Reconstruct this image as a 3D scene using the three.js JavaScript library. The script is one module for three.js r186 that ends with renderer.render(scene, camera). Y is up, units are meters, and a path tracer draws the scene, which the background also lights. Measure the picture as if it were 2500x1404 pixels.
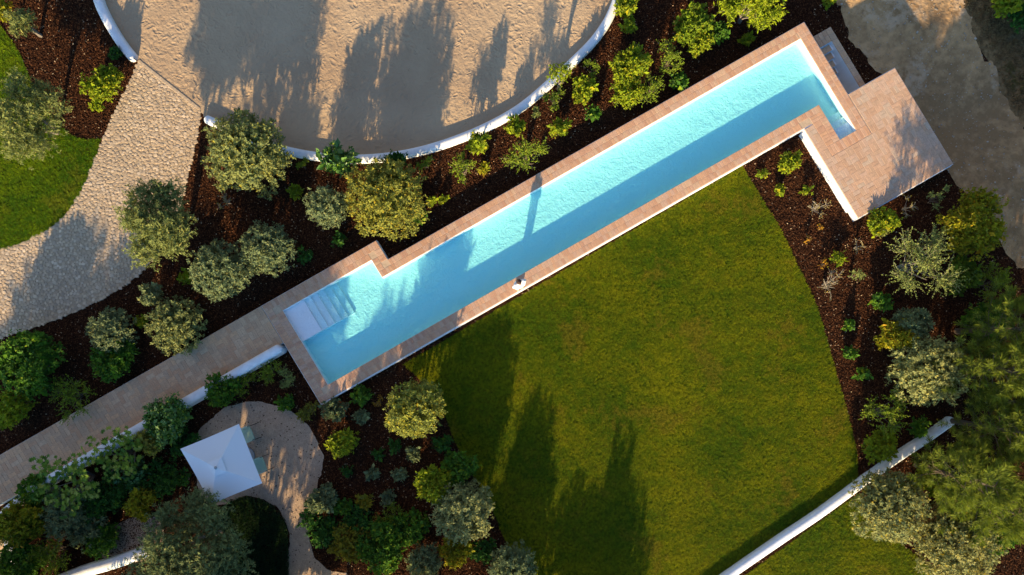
import * as THREE from 'three';
import { Sky } from 'three/addons/objects/Sky.js';
import { ImprovedNoise } from 'three/addons/math/ImprovedNoise.js';
import { MarchingCubes } from 'three/addons/objects/MarchingCubes.js';
import { TessellateModifier } from 'three/addons/modifiers/TessellateModifier.js';
import { mergeGeometries } from 'three/addons/utils/BufferGeometryUtils.js';

// ---------- camera: a drone 30 m up, looking straight down, with the lens shifted ----------
const scene = new THREE.Scene();
const EYE = 30, FOCAL = 1690;                                   // metres, and focal length on a 2500 unit wide plan
const camera = new THREE.PerspectiveCamera(2 * Math.atan(860 / FOCAL) * 180 / Math.PI, 2500 / 1720, 0.5, 900);
camera.position.set(0, EYE, 0); camera.up.set(0, 0, -1); camera.lookAt(0, 0, 0);
camera.setViewOffset(2500, 1720, 0, 0, 2500, 1404);

// ---------- low evening sun from the bottom of the plan, clear sky ----------
const SUN_UP = 17 * Math.PI / 180, SUN_ROUND = 10 * Math.PI / 180;
const sunDir = new THREE.Vector3(-Math.sin(SUN_ROUND) * Math.cos(SUN_UP), Math.sin(SUN_UP), Math.cos(SUN_ROUND) * Math.cos(SUN_UP));
const sky = new Sky(); sky.name = 'sky'; sky.scale.setScalar(4000);
sky.material.uniforms.sunPosition.value.copy(sunDir);
sky.material.uniforms.turbidity.value = 3; sky.material.uniforms.rayleigh.value = 1.4;
sky.material.uniforms.mieCoefficient.value = 0.003; sky.material.uniforms.mieDirectionalG.value = 0.75;
sky.userData = { kind: 'structure' };
scene.add(sky);
scene.environmentIntensity = 0.27;
const sun = new THREE.DirectionalLight(new THREE.Color().setRGB(1, 0.77, 0.44), 5);
sun.position.copy(sunDir).multiplyScalar(80); sun.castShadow = true; sun.shadow.radius = 1.4;
Object.assign(sun.shadow.camera, { left: -34, right: 34, top: 34, bottom: -34, near: 1, far: 200 }); sun.shadow.mapSize.set(4096, 4096);
scene.add(sun, sun.target);
const renderer = new THREE.WebGLRenderer({ antialias: true });
renderer.toneMapping = THREE.LinearToneMapping;
renderer.toneMappingExposure = 2.35;
renderer.shadowMap.enabled = true;

// ---------- helpers ----------
function rng(seed) { let s = seed >>> 0; return () => { s = (s + 0x6d2b79f5) | 0; let t = Math.imul(s ^ (s >>> 15), 1 | s); t = (t + Math.imul(t ^ (t >>> 7), 61 | t)) ^ t; return ((t ^ (t >>> 14)) >>> 0) / 4294967296; }; }
const perlin = new ImprovedNoise();
const V3 = (x, y, z) => new THREE.Vector3(x, y, z);
const rgb = (r, g, b) => new THREE.Color().setRGB(r, g, b);
const clamp = (x, a, b) => Math.min(b, Math.max(a, x)), lerp = (a, b, t) => a + (b - a) * t;
const smooth = (a, b, x) => { const t = clamp((x - a) / (b - a), 0, 1); return t * t * (3 - 2 * t); };
// survey plan (2500 units wide, read at height h) to metres on the ground
const S = (u, v, h = 0) => [(u - 1250) * (EYE - h) / FOCAL, (v - 860) * (EYE - h) / FOCAL];
// axes of the pool building: P(u, v) in metres
const UA = -29.7 * Math.PI / 180, VA = 58.8 * Math.PI / 180;
const P = (u, v) => [u * Math.cos(UA) + v * Math.cos(VA), u * Math.sin(UA) + v * Math.sin(VA)];
const unP = (x, z) => { const d = Math.cos(UA) * Math.sin(VA) - Math.sin(UA) * Math.cos(VA); return [(x * Math.sin(VA) - z * Math.cos(VA)) / d, (z * Math.cos(UA) - x * Math.sin(UA)) / d]; };
// the ground falls away beyond the deep end of the pool and the deck
const terrain = (x, z) => { const [u, v] = unP(x, z); return -0.95 * lerp(smooth(9, 19, u), smooth(15.6, 19.5, u), smooth(-5, -3, v)) * (1 - smooth(0.5, 5, v)); };
const taken = {};
function numbered(n) { taken[n] = (taken[n] ?? -1) + 1; return taken[n] ? n + '_' + String(taken[n]).padStart(3, '0') : n; }
function tag(o, label, category, group, kind) { if (label) o.userData.label = label; if (category) o.userData.category = category; if (group) o.userData.group = group; if (kind) o.userData.kind = kind; return o; }
function mesh(name, geo, mat, parent = scene) { const m = new THREE.Mesh(geo, mat); m.name = parent === scene ? numbered(name) : name; m.castShadow = m.receiveShadow = true; parent.add(m); return m; }
function thing(name, label, category, x = 0, y = 0, z = 0, group) { const g = new THREE.Group(); g.name = numbered(name); g.position.set(x, y, z); tag(g, label, category, group); scene.add(g); return g; }
function inside(p, poly) { let c = false; for (let i = 0, j = poly.length - 1; i < poly.length; j = i++) { const [xi, yi] = poly[i], [xj, yj] = poly[j]; if ((yi > p[1]) !== (yj > p[1]) && p[0] < (xj - xi) * (p[1] - yi) / (yj - yi) + xi) c = !c; } return c; }
function bounds(poly) { let a = 1e9, b = 1e9, c = -1e9, d = -1e9; for (const [x, y] of poly) { a = Math.min(a, x); b = Math.min(b, y); c = Math.max(c, x); d = Math.max(d, y); } return [a, b, c, d]; }
function rounded(pts, n = 5, closed = true) { const c = new THREE.CatmullRomCurve3(pts.map(([x, z]) => V3(x, 0, z)), closed, 'catmullrom', 0.5); return c.getPoints(pts.length * n).slice(0, closed ? -1 : undefined).map((p) => [p.x, p.z]); }
function uvMetres(g) { const p = g.attributes.position, uv = new Float32Array(p.count * 2); for (let i = 0; i < p.count; i++) { uv[2 * i] = p.getX(i); uv[2 * i + 1] = p.getZ(i); } g.setAttribute('uv', new THREE.BufferAttribute(uv, 2)); return g; }
function prism(poly, y0, y1, holes = []) {                       // a slab over a plan polygon
  const sh = new THREE.Shape(poly.map(([x, z]) => new THREE.Vector2(x, -z)));
  for (const h of holes) sh.holes.push(new THREE.Path(h.map(([x, z]) => new THREE.Vector2(x, -z))));
  const g = new THREE.ExtrudeGeometry(sh, { depth: y1 - y0, bevelEnabled: false }); g.rotateX(-Math.PI / 2); g.translate(0, y0, 0); return uvMetres(g);
}
function sheet(poly, y, holes = []) { const sh = new THREE.Shape(poly.map(([x, z]) => new THREE.Vector2(x, -z))); for (const h of holes) sh.holes.push(new THREE.Path(h.map(([x, z]) => new THREE.Vector2(x, -z)))); const g = new THREE.ShapeGeometry(sh); g.rotateX(-Math.PI / 2); g.translate(0, y, 0); return uvMetres(g); }
const ragged = (poly, amp, f = 1.6) => { const out = []; poly.forEach((a, i) => { const b = poly[(i + 1) % poly.length], L = Math.hypot(b[0] - a[0], b[1] - a[1]), n = L > 8 ? 1 : Math.max(1, Math.round(L / 0.14)); for (let k = 0; k < n; k++) { const x = lerp(a[0], b[0], k / n), z = lerp(a[1], b[1], k / n), q = (o) => amp * (perlin.noise(x * f, z * f, o) + 0.6 * perlin.noise(x * f * 3, z * f * 3, o)); out.push([x + q(1), z + q(6)]); } }); return out; };
const drape = (poly, y) => { const g = new TessellateModifier(0.4, 12).modify(sheet(poly, 0)), p = g.attributes.position; for (let i = 0; i < p.count; i++) p.setY(i, terrain(p.getX(i), p.getZ(i)) + y); g.computeVertexNormals(); return g; };
const quad = (u0, u1, v0, v1) => [P(u0, v0), P(u1, v0), P(u1, v1), P(u0, v1)];
// periodic noise in textures
function lattice(seed, n) { const r = rng(seed), a = new Float32Array(n * n); for (let i = 0; i < n * n; i++) a[i] = r(); return (x, y) => { const X = Math.floor(x), Y = Math.floor(y), fx = x - X, fy = y - Y, sx = fx * fx * (3 - 2 * fx), sy = fy * fy * (3 - 2 * fy), g = (i, j) => a[((j % n) + n) % n * n + ((i % n) + n) % n]; return lerp(lerp(g(X, Y), g(X + 1, Y), sx), lerp(g(X, Y + 1), g(X + 1, Y + 1), sx), sy); }; }
function fbm(seed, base, oct, gain = 0.5) { const L = []; for (let i = 0, n = base; i < oct; i++, n *= 2) L.push([n, lattice(seed + i * 17, n)]); let tot = 0; for (let i = 0, a = 1; i < oct; i++, a *= gain) tot += a; return (u, v) => { let s = 0, a = 1; for (const [n, f] of L) { s += a * f(u * n, v * n); a *= gain; } return s / tot; }; }
function texture(size, metres, fn, srgb = false) {               // fn(u, v) -> grey or [r, g, b] (linear when not srgb)
  const d = new Uint8Array(size * size * 4);
  for (let j = 0; j < size; j++) for (let i = 0; i < size; i++) { const c = fn(i / size, j / size), k = (j * size + i) * 4; for (let q = 0; q < 3; q++) { let x = clamp(Array.isArray(c) ? c[q] : c, 0, 1); if (srgb) x = x <= 0.0031308 ? 12.92 * x : 1.055 * Math.pow(x, 1 / 2.4) - 0.055; d[k + q] = Math.round(x * 255); } d[k + 3] = 255; }
  const t = new THREE.DataTexture(d, size, size); t.magFilter = THREE.LinearFilter; t.minFilter = THREE.LinearMipmapLinearFilter; t.wrapS = t.wrapT = THREE.RepeatWrapping; t.repeat.set(1 / metres, 1 / metres); if (srgb) t.colorSpace = THREE.SRGBColorSpace; t.needsUpdate = true; return t;
}
const mixc = (a, b, t) => [lerp(a[0], b[0], t), lerp(a[1], b[1], t), lerp(a[2], b[2], t)];
const std = (o) => new THREE.MeshStandardMaterial(o);

// ---------- materials of the setting ----------
const M = {};
{
  const a = fbm(1, 8, 5), b = fbm(2, 32, 4), c = fbm(3, 64, 3);
  M.soil = new THREE.MeshPhysicalMaterial({ specularIntensity: 0.15, roughness: 1, map: texture(512, 4, (u, v) => mixc([0.012, 0.005, 0.003], [0.06, 0.022, 0.009], clamp(0.9 * b(u, v) + 0.9 * c(u, v) - 0.45 + 0.3 * (a(u, v) - 0.5), 0, 1)), true), bumpMap: texture(512, 3, (u, v) => 0.5 * b(u, v) + 0.5 * c(u, v)), bumpScale: 0.06 });
}
{ // trodden sand: shallow prints and heaps
  const N = 1024, h = new Float32Array(N * N), r = rng(77), f1 = fbm(11, 10, 4), f2 = fbm(12, 60, 4, 0.6), tile = 9;
  for (let j = 0; j < N; j++) for (let i = 0; i < N; i++) h[j * N + i] = 0.3 * f1(i / N, j / N) + 0.5 * f2(i / N, j / N);
  for (let k = 0; k < 1100; k++) {
    const cx = r() * N, cy = r() * N, an = r() * Math.PI, L = (0.06 + r() * 0.12) / tile * N, W = L * (0.3 + r() * 0.35), dp = 0.05 + 0.2 * r() * r(), R = Math.ceil(L * 2);
    for (let y = -R; y <= R; y++) for (let x = -R; x <= R; x++) { const e = Math.hypot((x * Math.cos(an) + y * Math.sin(an)) / L, (-x * Math.sin(an) + y * Math.cos(an)) / W); if (e > 1.9) continue; const i = ((Math.floor(cx) + x) % N + N) % N, j = ((Math.floor(cy) + y) % N + N) % N; h[j * N + i] += e < 1 ? -dp * (1 - e * e) : dp * 0.45 * Math.sin((e - 1) / 0.9 * Math.PI); }
  }
  const at = (u, v) => h[Math.min(N - 1, Math.floor(v * N)) * N + Math.min(N - 1, Math.floor(u * N))], col = fbm(13, 6, 6, 0.6);
  M.sand = std({ roughness: 1, map: texture(512, 12, (u, v) => mixc([0.37, 0.245, 0.14], [0.48, 0.34, 0.2], clamp(1.6 * col(u, v) - 0.3, 0, 1)), true), bumpMap: texture(N, tile, (u, v) => clamp(at(u, v) * 0.8 + 0.12, 0, 1)), bumpScale: 0.088 });
}
{
  const a = fbm(21, 24, 5, 0.65), b = fbm(22, 128, 3);
  M.gravel = std({ roughness: 1, map: texture(512, 3.2, (u, v) => mixc([0.28, 0.185, 0.12], [0.55, 0.385, 0.25], clamp(0.7 * a(u, v) + 0.9 * b(u, v) - 0.35, 0, 1)), true), bumpMap: texture(512, 2.6, (u, v) => 0.4 * a(u, v) + 0.6 * b(u, v)), bumpScale: 0.03 });
  M.joint = std({ roughness: 1, map: texture(512, 3, (u, v) => mixc([0.32, 0.23, 0.135], [0.43, 0.31, 0.19], a(u, v)), true), bumpMap: texture(512, 2, b), bumpScale: 0.008 });
}
{
  const a = fbm(31, 4, 6, 0.6), b = fbm(32, 48, 4, 0.65), c = fbm(33, 7, 5, 0.6);
  M.dirt = std({ roughness: 1, map: texture(1024, 14, (u, v) => { const g = smooth(0.56, 0.72, c(u, v)); return mixc(mixc([0.26, 0.15, 0.062], [0.5, 0.3, 0.13], clamp(2.2 * a(u, v) - 0.7 + 1.7 * (b(u, v) - 0.5), 0, 1)), [0.5, 0.38, 0.25], g * 0.45 * smooth(0.35, 0.6, b(u, v))); }, true), bumpMap: texture(512, 6, (u, v) => 0.6 * a(u, v) + 0.4 * b(u, v)), bumpScale: 0.1 });
  M.scrub = new THREE.MeshPhysicalMaterial({ specularIntensity: 0.2, roughness: 1, map: texture(512, 9, (u, v) => mixc([0.1, 0.062, 0.026], [0.34, 0.21, 0.09], clamp(1.4 * b(u, v) - 0.3 + (a(u, v) - 0.5), 0, 1)), true), bumpMap: texture(512, 4, (u, v) => b(u, v)), bumpScale: 0.1 });
}
{
  const a = fbm(41, 5, 5, 0.55), b = fbm(42, 64, 3, 0.7), c = fbm(43, 9, 5, 0.6);
  M.turf = new THREE.MeshPhysicalMaterial({ specularIntensity: 0.15, roughness: 1, map: texture(512, 9, (u, v) => mixc(mixc([0.022, 0.045, 0.002], [0.075, 0.095, 0.002], clamp(2.2 * a(u, v) - 0.6 + 0.8 * (b(u, v) - 0.5), 0, 1)), [0.14, 0.09, 0.01], 0.35 * smooth(0.56, 0.74, c(u, v))), true), bumpMap: texture(512, 2.3, b), bumpScale: 0.05 });
}
{
  const a = fbm(51, 16, 5, 0.6), b = fbm(52, 5, 4, 0.6);
  const stain = texture(512, 3.7, (u, v) => { const k = 0.9 + 0.1 * smooth(0.3, 0.6, a(u, v)) - 0.05 * smooth(0.55, 0.75, b(u, v)); return [0.8 * k, 0.79 * k, 0.77 * k]; }, true);
  M.white = std({ roughness: 0.85, map: stain, bumpMap: texture(512, 1.3, a), bumpScale: 0.004 });
}
{ // pool plaster; its ridged bump imitates rippling caustic light on the floor
  const a = fbm(61, 18, 3, 0.6), b = fbm(62, 44, 3, 0.6);
  M.plaster = std({ color: rgb(0.83, 0.79, 0.79), roughness: 0.7, bumpMap: texture(512, 4.2, (u, v) => 0.6 * Math.abs(2 * a(u, v) - 1) + 0.5 * Math.abs(2 * b(u, v) - 1)), bumpScale: 0.024 });
  const w = fbm(63, 12, 3), n = 512, nm = texture(n, 3.1, (u, v) => { const e = 1 / n, dx = (w(u + e, v) - w(u - e, v)) * 6, dy = (w(u, v + e) - w(u, v - e)) * 6; return [0.5 - dx * 0.5, 0.5 - dy * 0.5, 1]; });
  M.water = new THREE.MeshPhysicalMaterial({ color: rgb(0.94, 0.995, 1), roughness: 0.02, transmission: 1, thickness: 0, ior: 1.33, normalMap: nm, normalScale: new THREE.Vector2(0.6, 0.6) });
  M.waterBody = new THREE.MeshPhysicalMaterial({ color: rgb(0.88, 0.998, 0.995), roughness: 0, transmission: 1, thickness: 0, ior: 1, specularIntensity: 0 });
}
const clayGrain = (() => { const a = fbm(71, 12, 5, 0.65), b = fbm(72, 40, 3, 0.6); return { map: texture(512, 0.9, (u, v) => { const k = 0.72 + 0.5 * (a(u, v) - 0.5) + 0.3 * (b(u, v) - 0.5) + 0.2; return [k, k, k]; }, true), bump: texture(256, 0.35, (u, v) => b(u, v)) }; })();
const clay = (r, g, b) => std({ color: rgb(r, g, b), roughness: 0.82, map: clayGrain.map, bumpMap: clayGrain.bump, bumpScale: 0.003 });
const CLAYS = [[0.56, 0.33, 0.2], [0.53, 0.3, 0.17], [0.6, 0.38, 0.25], [0.5, 0.27, 0.15], [0.58, 0.41, 0.29], [0.62, 0.36, 0.2], [0.55, 0.37, 0.27], [0.48, 0.26, 0.16], [0.6, 0.42, 0.27], [0.54, 0.34, 0.23]].map((c) => clay(lerp(c[0], 0.56, 0.4) * 1.03, lerp(c[1], 0.35, 0.4) * 0.95, lerp(c[2], 0.225, 0.4) * 0.88));
const PALE = [[0.52, 0.39, 0.28], [0.48, 0.35, 0.25], [0.55, 0.43, 0.32], [0.5, 0.34, 0.23], [0.46, 0.36, 0.27], [0.56, 0.4, 0.27]].map((c) => clay(c[0] * 1.14, c[1] * 0.93, c[2] * 0.72));
const DECK = [[0.56, 0.34, 0.19], [0.58, 0.36, 0.21], [0.54, 0.33, 0.18], [0.57, 0.37, 0.22], [0.53, 0.31, 0.165], [0.55, 0.38, 0.23], [0.59, 0.35, 0.19]].map((c) => clay(c[0], c[1] * 1.02, c[2] * 1.15));
M.mortar = std({ color: rgb(0.54, 0.38, 0.24), roughness: 0.95, map: clayGrain.map });

// ---------- ground ----------
const COPE = 0.45, WATER = 0.29, FLOOR = -0.09;
const waterPoly = [[-7.45, -6.39], [-3.1, -6.39], [-3.1, -5.52], [17.48, -5.52], [17.48, -0.95], [16.7, -0.95], [16.7, -2.69], [-7.45, -2.69]].map((p) => P(...p));
const outerPoly = [[-8.15, -7.03], [-2.47, -7.03], [-2.47, -6.08], [18.0, -6.08], [18.0, -2.47], [20.3, -2.47], [20.3, 2.37], [15.58, 2.37], [15.58, -2.08], [-8.15, -2.08]].map((p) => P(...p));
const pitPoly = quad(17.9, 18.95, -4.85, -2.4);
{
  const xs = [], zs = [];
  for (const e of [-320, -200, -120, -70, -40, -30]) xs.push(e); for (let x = -27; x <= 27.01; x += 0.2) xs.push(x); for (const e of [30, 40, 70, 120, 200, 320]) xs.push(e);
  for (const e of [-320, -200, -120, -70, -40, -26]) zs.push(e); for (let z = -18; z <= 14.01; z += 0.2) zs.push(z); for (const e of [18, 26, 40, 70, 120, 200, 320]) zs.push(e);
  const pos = [], idx = [], hole = [];
  for (const z of zs) for (const x of xs) { pos.push(x, terrain(x, z) + 0.025 * perlin.noise(x * 0.9, z * 0.9, 4) - 0.015, z); hole.push((inside([x, z], outerPoly) ? 1 : 0) + (inside([x, z], pitPoly) ? 4 : 0)); }
  const w = xs.length;
  for (let j = 0; j < zs.length - 1; j++) for (let i = 0; i < w - 1; i++) { const a = j * w + i, q = [a, a + 1, a + w, a + w + 1]; const s = q.map((k) => hole[k]); if (s.every((k) => k & 1) || s.some((k) => k & 4)) continue; idx.push(a, a + w, a + 1, a + 1, a + w, a + w + 1); }
  const g = new THREE.BufferGeometry(); g.setAttribute('position', new THREE.Float32BufferAttribute(pos, 3)); g.setIndex(idx); g.computeVertexNormals(); uvMetres(g);
  tag(mesh('ground', g, M.soil), 'dark brown mulched soil of the planting beds', null, null, 'structure');
}
const plan = (list, h = 0) => list.map(([u, v]) => S(u, v, h));
const courtPoly = [...plan([[235, -420], [248, 0], [275, 55], [308, 110], [334, 146], [400, 198], [497, 280]]), ...rounded(plan([[497, 285], [560, 312], [620, 338], [700, 362], [800, 379], [900, 381], [1000, 368], [1100, 340], [1200, 298], [1270, 257], [1330, 207], [1392, 148], [1442, 98], [1478, 48], [1500, 0], [1512, -60]]), 3, false), ...plan([[1530, -420]])];
tag(mesh('sand_court', sheet(courtPoly, 0.03), M.sand), 'pale trodden sand court inside the curved white wall', null, null, 'structure');
const drivePoly = [...plan([[338, 152], [400, 198], [490, 268]]), ...rounded(plan([[490, 285], [482, 335], [466, 400], [450, 470], [425, 560], [362, 648], [300, 700], [220, 745], [120, 787], [0, 826], [-120, 860], [-300, 900]]), 3, false), ...rounded(plan([[-300, 640], [-120, 625], [0, 608], [60, 590], [130, 552], [175, 505], [205, 455], [240, 370], [268, 300], [298, 240], [322, 190], [338, 152]]), 3, false)];
tag(mesh('cobbled_drive', sheet(drivePoly, 0.031), M.joint), 'pale cobbled drive leading to the sand court', null, null, 'structure');
const lawnWest = [...plan([[-300, -40]]), ...rounded(plan([[-40, 30], [0, 62], [48, 130], [82, 210], [130, 290], [190, 338], [246, 340]]), 3, false), ...rounded(plan([[240, 372], [205, 457], [175, 507], [130, 554], [60, 592], [0, 611], [-120, 628], [-300, 642]]), 3, false)];
const lawnMain = [...plan([[985, 890], [1812, 406]]), ...rounded(plan([[1812, 406], [1862, 490], [1905, 560], [1950, 655], [1990, 740], [2018, 830], [2040, 910], [2066, 1000], [2090, 1100], [2092, 1178]]), 3, false), ...plan([[1765, 1408], [1400, 1700]]), ...rounded(plan([[1400, 1680], [1310, 1420], [1240, 1330], [1200, 1240], [1152, 1150], [1112, 1080], [1085, 1010], [1050, 950], [985, 890]]), 3, false)];
const lawnEast = [...plan([[1790, 1425], [2095, 1205]]), ...rounded(plan([[2095, 1205], [2120, 1285], [2200, 1330], [2250, 1370], [2310, 1440], [2330, 1700]]), 3, false), ...plan([[1500, 1700]])];
const lawnSheets = [[lawnWest, 'bright green lawn beside the cobbled drive'], [lawnMain, 'large mown lawn sloping away from the long pool'], [lawnEast, 'strip of lawn beyond the straight white garden wall']].map(([p, l]) => tag(mesh('lawn', sheet(p, 0.02), M.turf), l, null, null, 'structure'));
const terracePoly = ragged(rounded(plan([[478, 1120], [488, 1052], [560, 990], [640, 982], [705, 1002], [748, 1035], [780, 1085], [790, 1125], [772, 1200], [756, 1280], [762, 1345], [800, 1390], [860, 1412], [900, 1500], [700, 1560], [690, 1440], [705, 1340], [698, 1270], [662, 1228], [600, 1212], [540, 1235], [490, 1210]]), 4), 0.09);
tag(mesh('gravel_terrace', sheet(terracePoly, 0.022), M.gravel), 'curving gravel terrace around the white parasol', null, null, 'structure');
tag(mesh('gravel_terrace', sheet(rounded(plan([[235, 1352], [268, 1295], [330, 1262], [390, 1270], [400, 1350], [330, 1372]]), 4), 0.021), M.gravel), 'patch of gravel beside the curved white bench', null, null, 'structure');
const trackPoly = ragged([...plan([[2050, -420]]), ...rounded(plan([[2066, -40], [2085, 30], [2112, 85], [2165, 150], [2205, 205], [2250, 290], [2300, 370], [2345, 432], [2400, 520], [2440, 590], [2500, 668], [2620, 760]]), 3, false), ...plan([[2900, 700]]), ...rounded(plan([[2620, 420], [2540, 330], [2490, 240], [2462, 150], [2425, 90], [2400, 20], [2370, -60]]), 3, false), ...plan([[2300, -420]])], 0.28, 1.1);
tag(mesh('dirt_track', drape(trackPoly, 0.03), M.dirt), 'rutted bare dirt track passing the tiled deck', null, null, 'structure');
const roughPoly = [...rounded(plan([[2370, -60], [2400, 20], [2425, 90], [2462, 150], [2490, 240], [2540, 330], [2620, 420]]), 3, false), ...plan([[3000, 500], [3000, -420], [2300, -420]])];
tag(mesh('rough_ground', drape(roughPoly, 0.014), M.scrub), 'scrubby rough ground beyond the dirt track', null, null, 'structure');
const westGround = plan([[-150, 1230], [-10, 1240], [15, 1300], [40, 1372], [60, 1500], [-150, 1500]]);
tag(mesh('gravel_yard', sheet(westGround, 0.02), M.sand), 'pale sandy yard outside the low corner wall', null, null, 'structure');
console.log('ground');

// ---------- cobbles ----------
function stoneGeo(seed, wx, wz, hgt) {
  const r = rng(seed), n = 8, pos = [], idx = [], ring = [];
  for (let i = 0; i < n; i++) { const a = (i + 0.35 * (r() - 0.5)) / n * Math.PI * 2, q = Math.pow(Math.pow(Math.abs(Math.cos(a)), 6) + Math.pow(Math.abs(Math.sin(a)), 6), -1 / 6) * (0.9 + 0.16 * r()); ring.push([Math.cos(a) * q * wx, Math.sin(a) * q * wz]); }
  for (const [k, y] of [[1, -0.03], [1, hgt * 0.72], [0.86, hgt]]) for (const [x, z] of ring) pos.push(x * k, y + (y > 0 ? 0.006 * (r() - 0.5) : 0), z * k);
  pos.push(0, hgt * 1.05, 0);
  for (let l = 0; l < 2; l++) for (let i = 0; i < n; i++) { const a = l * n + i, b = l * n + (i + 1) % n; idx.push(a, a + n, b, b, a + n, b + n); }
  for (let i = 0; i < n; i++) idx.push(2 * n + i, 3 * n, 2 * n + (i + 1) % n);
  const g = new THREE.BufferGeometry(); g.setAttribute('position', new THREE.Float32BufferAttribute(pos, 3)); g.setIndex(idx); return uvMetres(g);
}
{
  const r = rng(500), geos = [1, 2, 3, 4, 5, 6].map((k) => stoneGeo(k, 0.078 + 0.012 * (k % 3), 0.07 + 0.008 * (k % 2), 0.03)), grainT = clayGrain.map;
  const tones = [[0.5, 0.43, 0.33], [0.42, 0.36, 0.29], [0.56, 0.5, 0.41], [0.46, 0.38, 0.28], [0.38, 0.34, 0.29], [0.62, 0.57, 0.5]].map((c) => [lerp(c[0], 0.47, 0.45), lerp(c[1], 0.41, 0.45) * 0.84, lerp(c[2], 0.33, 0.45) * 0.66]), mats = tones.map((c) => std({ color: rgb(...c), roughness: 0.9, map: grainT }));
  const spots = [], b = bounds(drivePoly);
  const cell = 0.15, grid = new Map(), key = (i, j) => i * 4096 + j, x0 = Math.max(b[0], -24), z0 = Math.max(b[1], -16), x1 = b[2], z1 = Math.min(b[3], 3);
  for (let t = 0; t < 90000; t++) {                              // stones thrown down so that none lies on another
    const p = [lerp(x0, x1, r()), lerp(z0, z1, r())], sc = 0.66 + 0.4 * r(), i = Math.floor(p[0] / cell) + 2000, j = Math.floor(p[1] / cell) + 2000;
    let ok = inside(p, drivePoly); for (let a = -1; a <= 1 && ok; a++) for (let c = -1; c <= 1 && ok; c++) for (const q of grid.get(key(i + a, j + c)) ?? []) if (Math.hypot(q[0] - p[0], (q[1] - p[1]) * 1.12) < 0.07 * (q[2] + sc)) { ok = false; break; }
    if (!ok) continue; const k = key(i, j); if (!grid.has(k)) grid.set(k, []); grid.get(k).push([p[0], p[1], sc]);
    spots.push([p, Math.floor(r() * 6), r() < 0.1 ? 5 : Math.floor(r() * 5), (r() - 0.5) * 1.2, sc, (r() - 0.5) * 0.14, (r() - 0.5) * 0.14, r()]);
  }
  const seen = (p) => { const u = p[0] * FOCAL / EYE + 1250, v = p[1] * FOCAL / EYE + 860; return u > 4 && u < 2500 && v > 0 && Math.hypot((u - 400) / 125, (v - 545) / 120) > 1; };
  const vis = spots.map((s, i) => [s, i]).filter(([s]) => seen(s[0])).sort((p, q) => q[0][4] - p[0][4]);
  const chosen = new Set(vis.slice(0, 300).map(([, i]) => i)), drive = scene.getObjectByName('cobbled_drive');
  const place = (o, s) => { o.position.set(s[0][0], 0.01 + 0.008 * s[7], s[0][1]); o.rotation.set(s[5], s[3], s[6]); o.scale.set(s[4], 1, s[4]); };
  const rest = new Map(), dummy = new THREE.Object3D();
  spots.forEach((s, i) => { if (chosen.has(i)) { const m = mesh('cobble', geos[s[1]], mats[s[2]], drive); place(m, s); } else { const k = s[1]; if (!rest.has(k)) rest.set(k, []); rest.get(k).push(s); } });
  const white = std({ color: rgb(1, 1, 1), roughness: 0.9, map: grainT });
  for (const [k, list] of rest) { const im = new THREE.InstancedMesh(geos[k], white, list.length); im.name = 'cobbles'; im.castShadow = im.receiveShadow = true; list.forEach((s, i) => { place(dummy, s); dummy.updateMatrix(); im.setMatrixAt(i, dummy.matrix); const c = tones[s[2]], q = 0.85 + 0.3 * s[7]; im.setColorAt(i, rgb(c[0] * q, c[1] * q, c[2] * q)); }); im.userData.kind = 'stuff'; drive.add(im); }
  // a row of kerb setts where the drive meets the sand
  const a = S(340, 150), c = S(486, 266), n = 34;
  for (let i = 0; i < n; i++) { const m = mesh('edge_sett', geos[i % 6], mats[i % 5], drive); const t = (i + 0.5) / n; m.position.set(lerp(a[0], c[0], t), 0.022, lerp(a[1], c[1], t)); m.rotation.y = -0.66 + (r() - 0.5) * 0.2; }
}
console.log('cobbles');

// ---------- pool ----------
function box(u0, u1, v0, v1, y0, y1) { return prism(quad(u0, u1, v0, v1), y0, y1); }
function brickGeo(du, dv, th = 0.03, ch = 0.006) {              // a brick in the pool's axes, centred, its top edges chamfered
  const pos = [], idx = [], c = [[-1, -1], [1, -1], [1, 1], [-1, 1]], ring = (k, y) => c.forEach(([a, b]) => { const [x, z] = P(a * (du / 2 - k), b * (dv / 2 - k)); pos.push(x, y, z); });
  ring(0, 0); ring(0, th - ch); ring(0, th - ch); ring(ch, th); ring(ch, th);
  for (const l of [0, 8]) for (let i = 0; i < 4; i++) { const a = l + i, b = l + (i + 1) % 4; idx.push(a, a + 4, b, b, a + 4, b + 4); }
  idx.push(16, 18, 17, 16, 19, 18);
  const g = new THREE.BufferGeometry(); g.setAttribute('position', new THREE.Float32BufferAttribute(pos, 3)); g.setIndex(idx); return uvMetres(g);
}
const brickCache = {};
function brickSet(du, dv, k) { const key = du.toFixed(3) + '|' + dv.toFixed(3) + '|' + k; return brickCache[key] ??= (() => { const g = brickGeo(du, dv, 0.03 + 0.0012 * k), uv = g.attributes.uv, r = rng(k * 7 + 3); const ou = r() * 5, ov = r() * 5; for (let i = 0; i < uv.count; i++) uv.setXY(i, uv.getX(i) + ou, uv.getY(i) + ov); return g; })(); }
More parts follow.
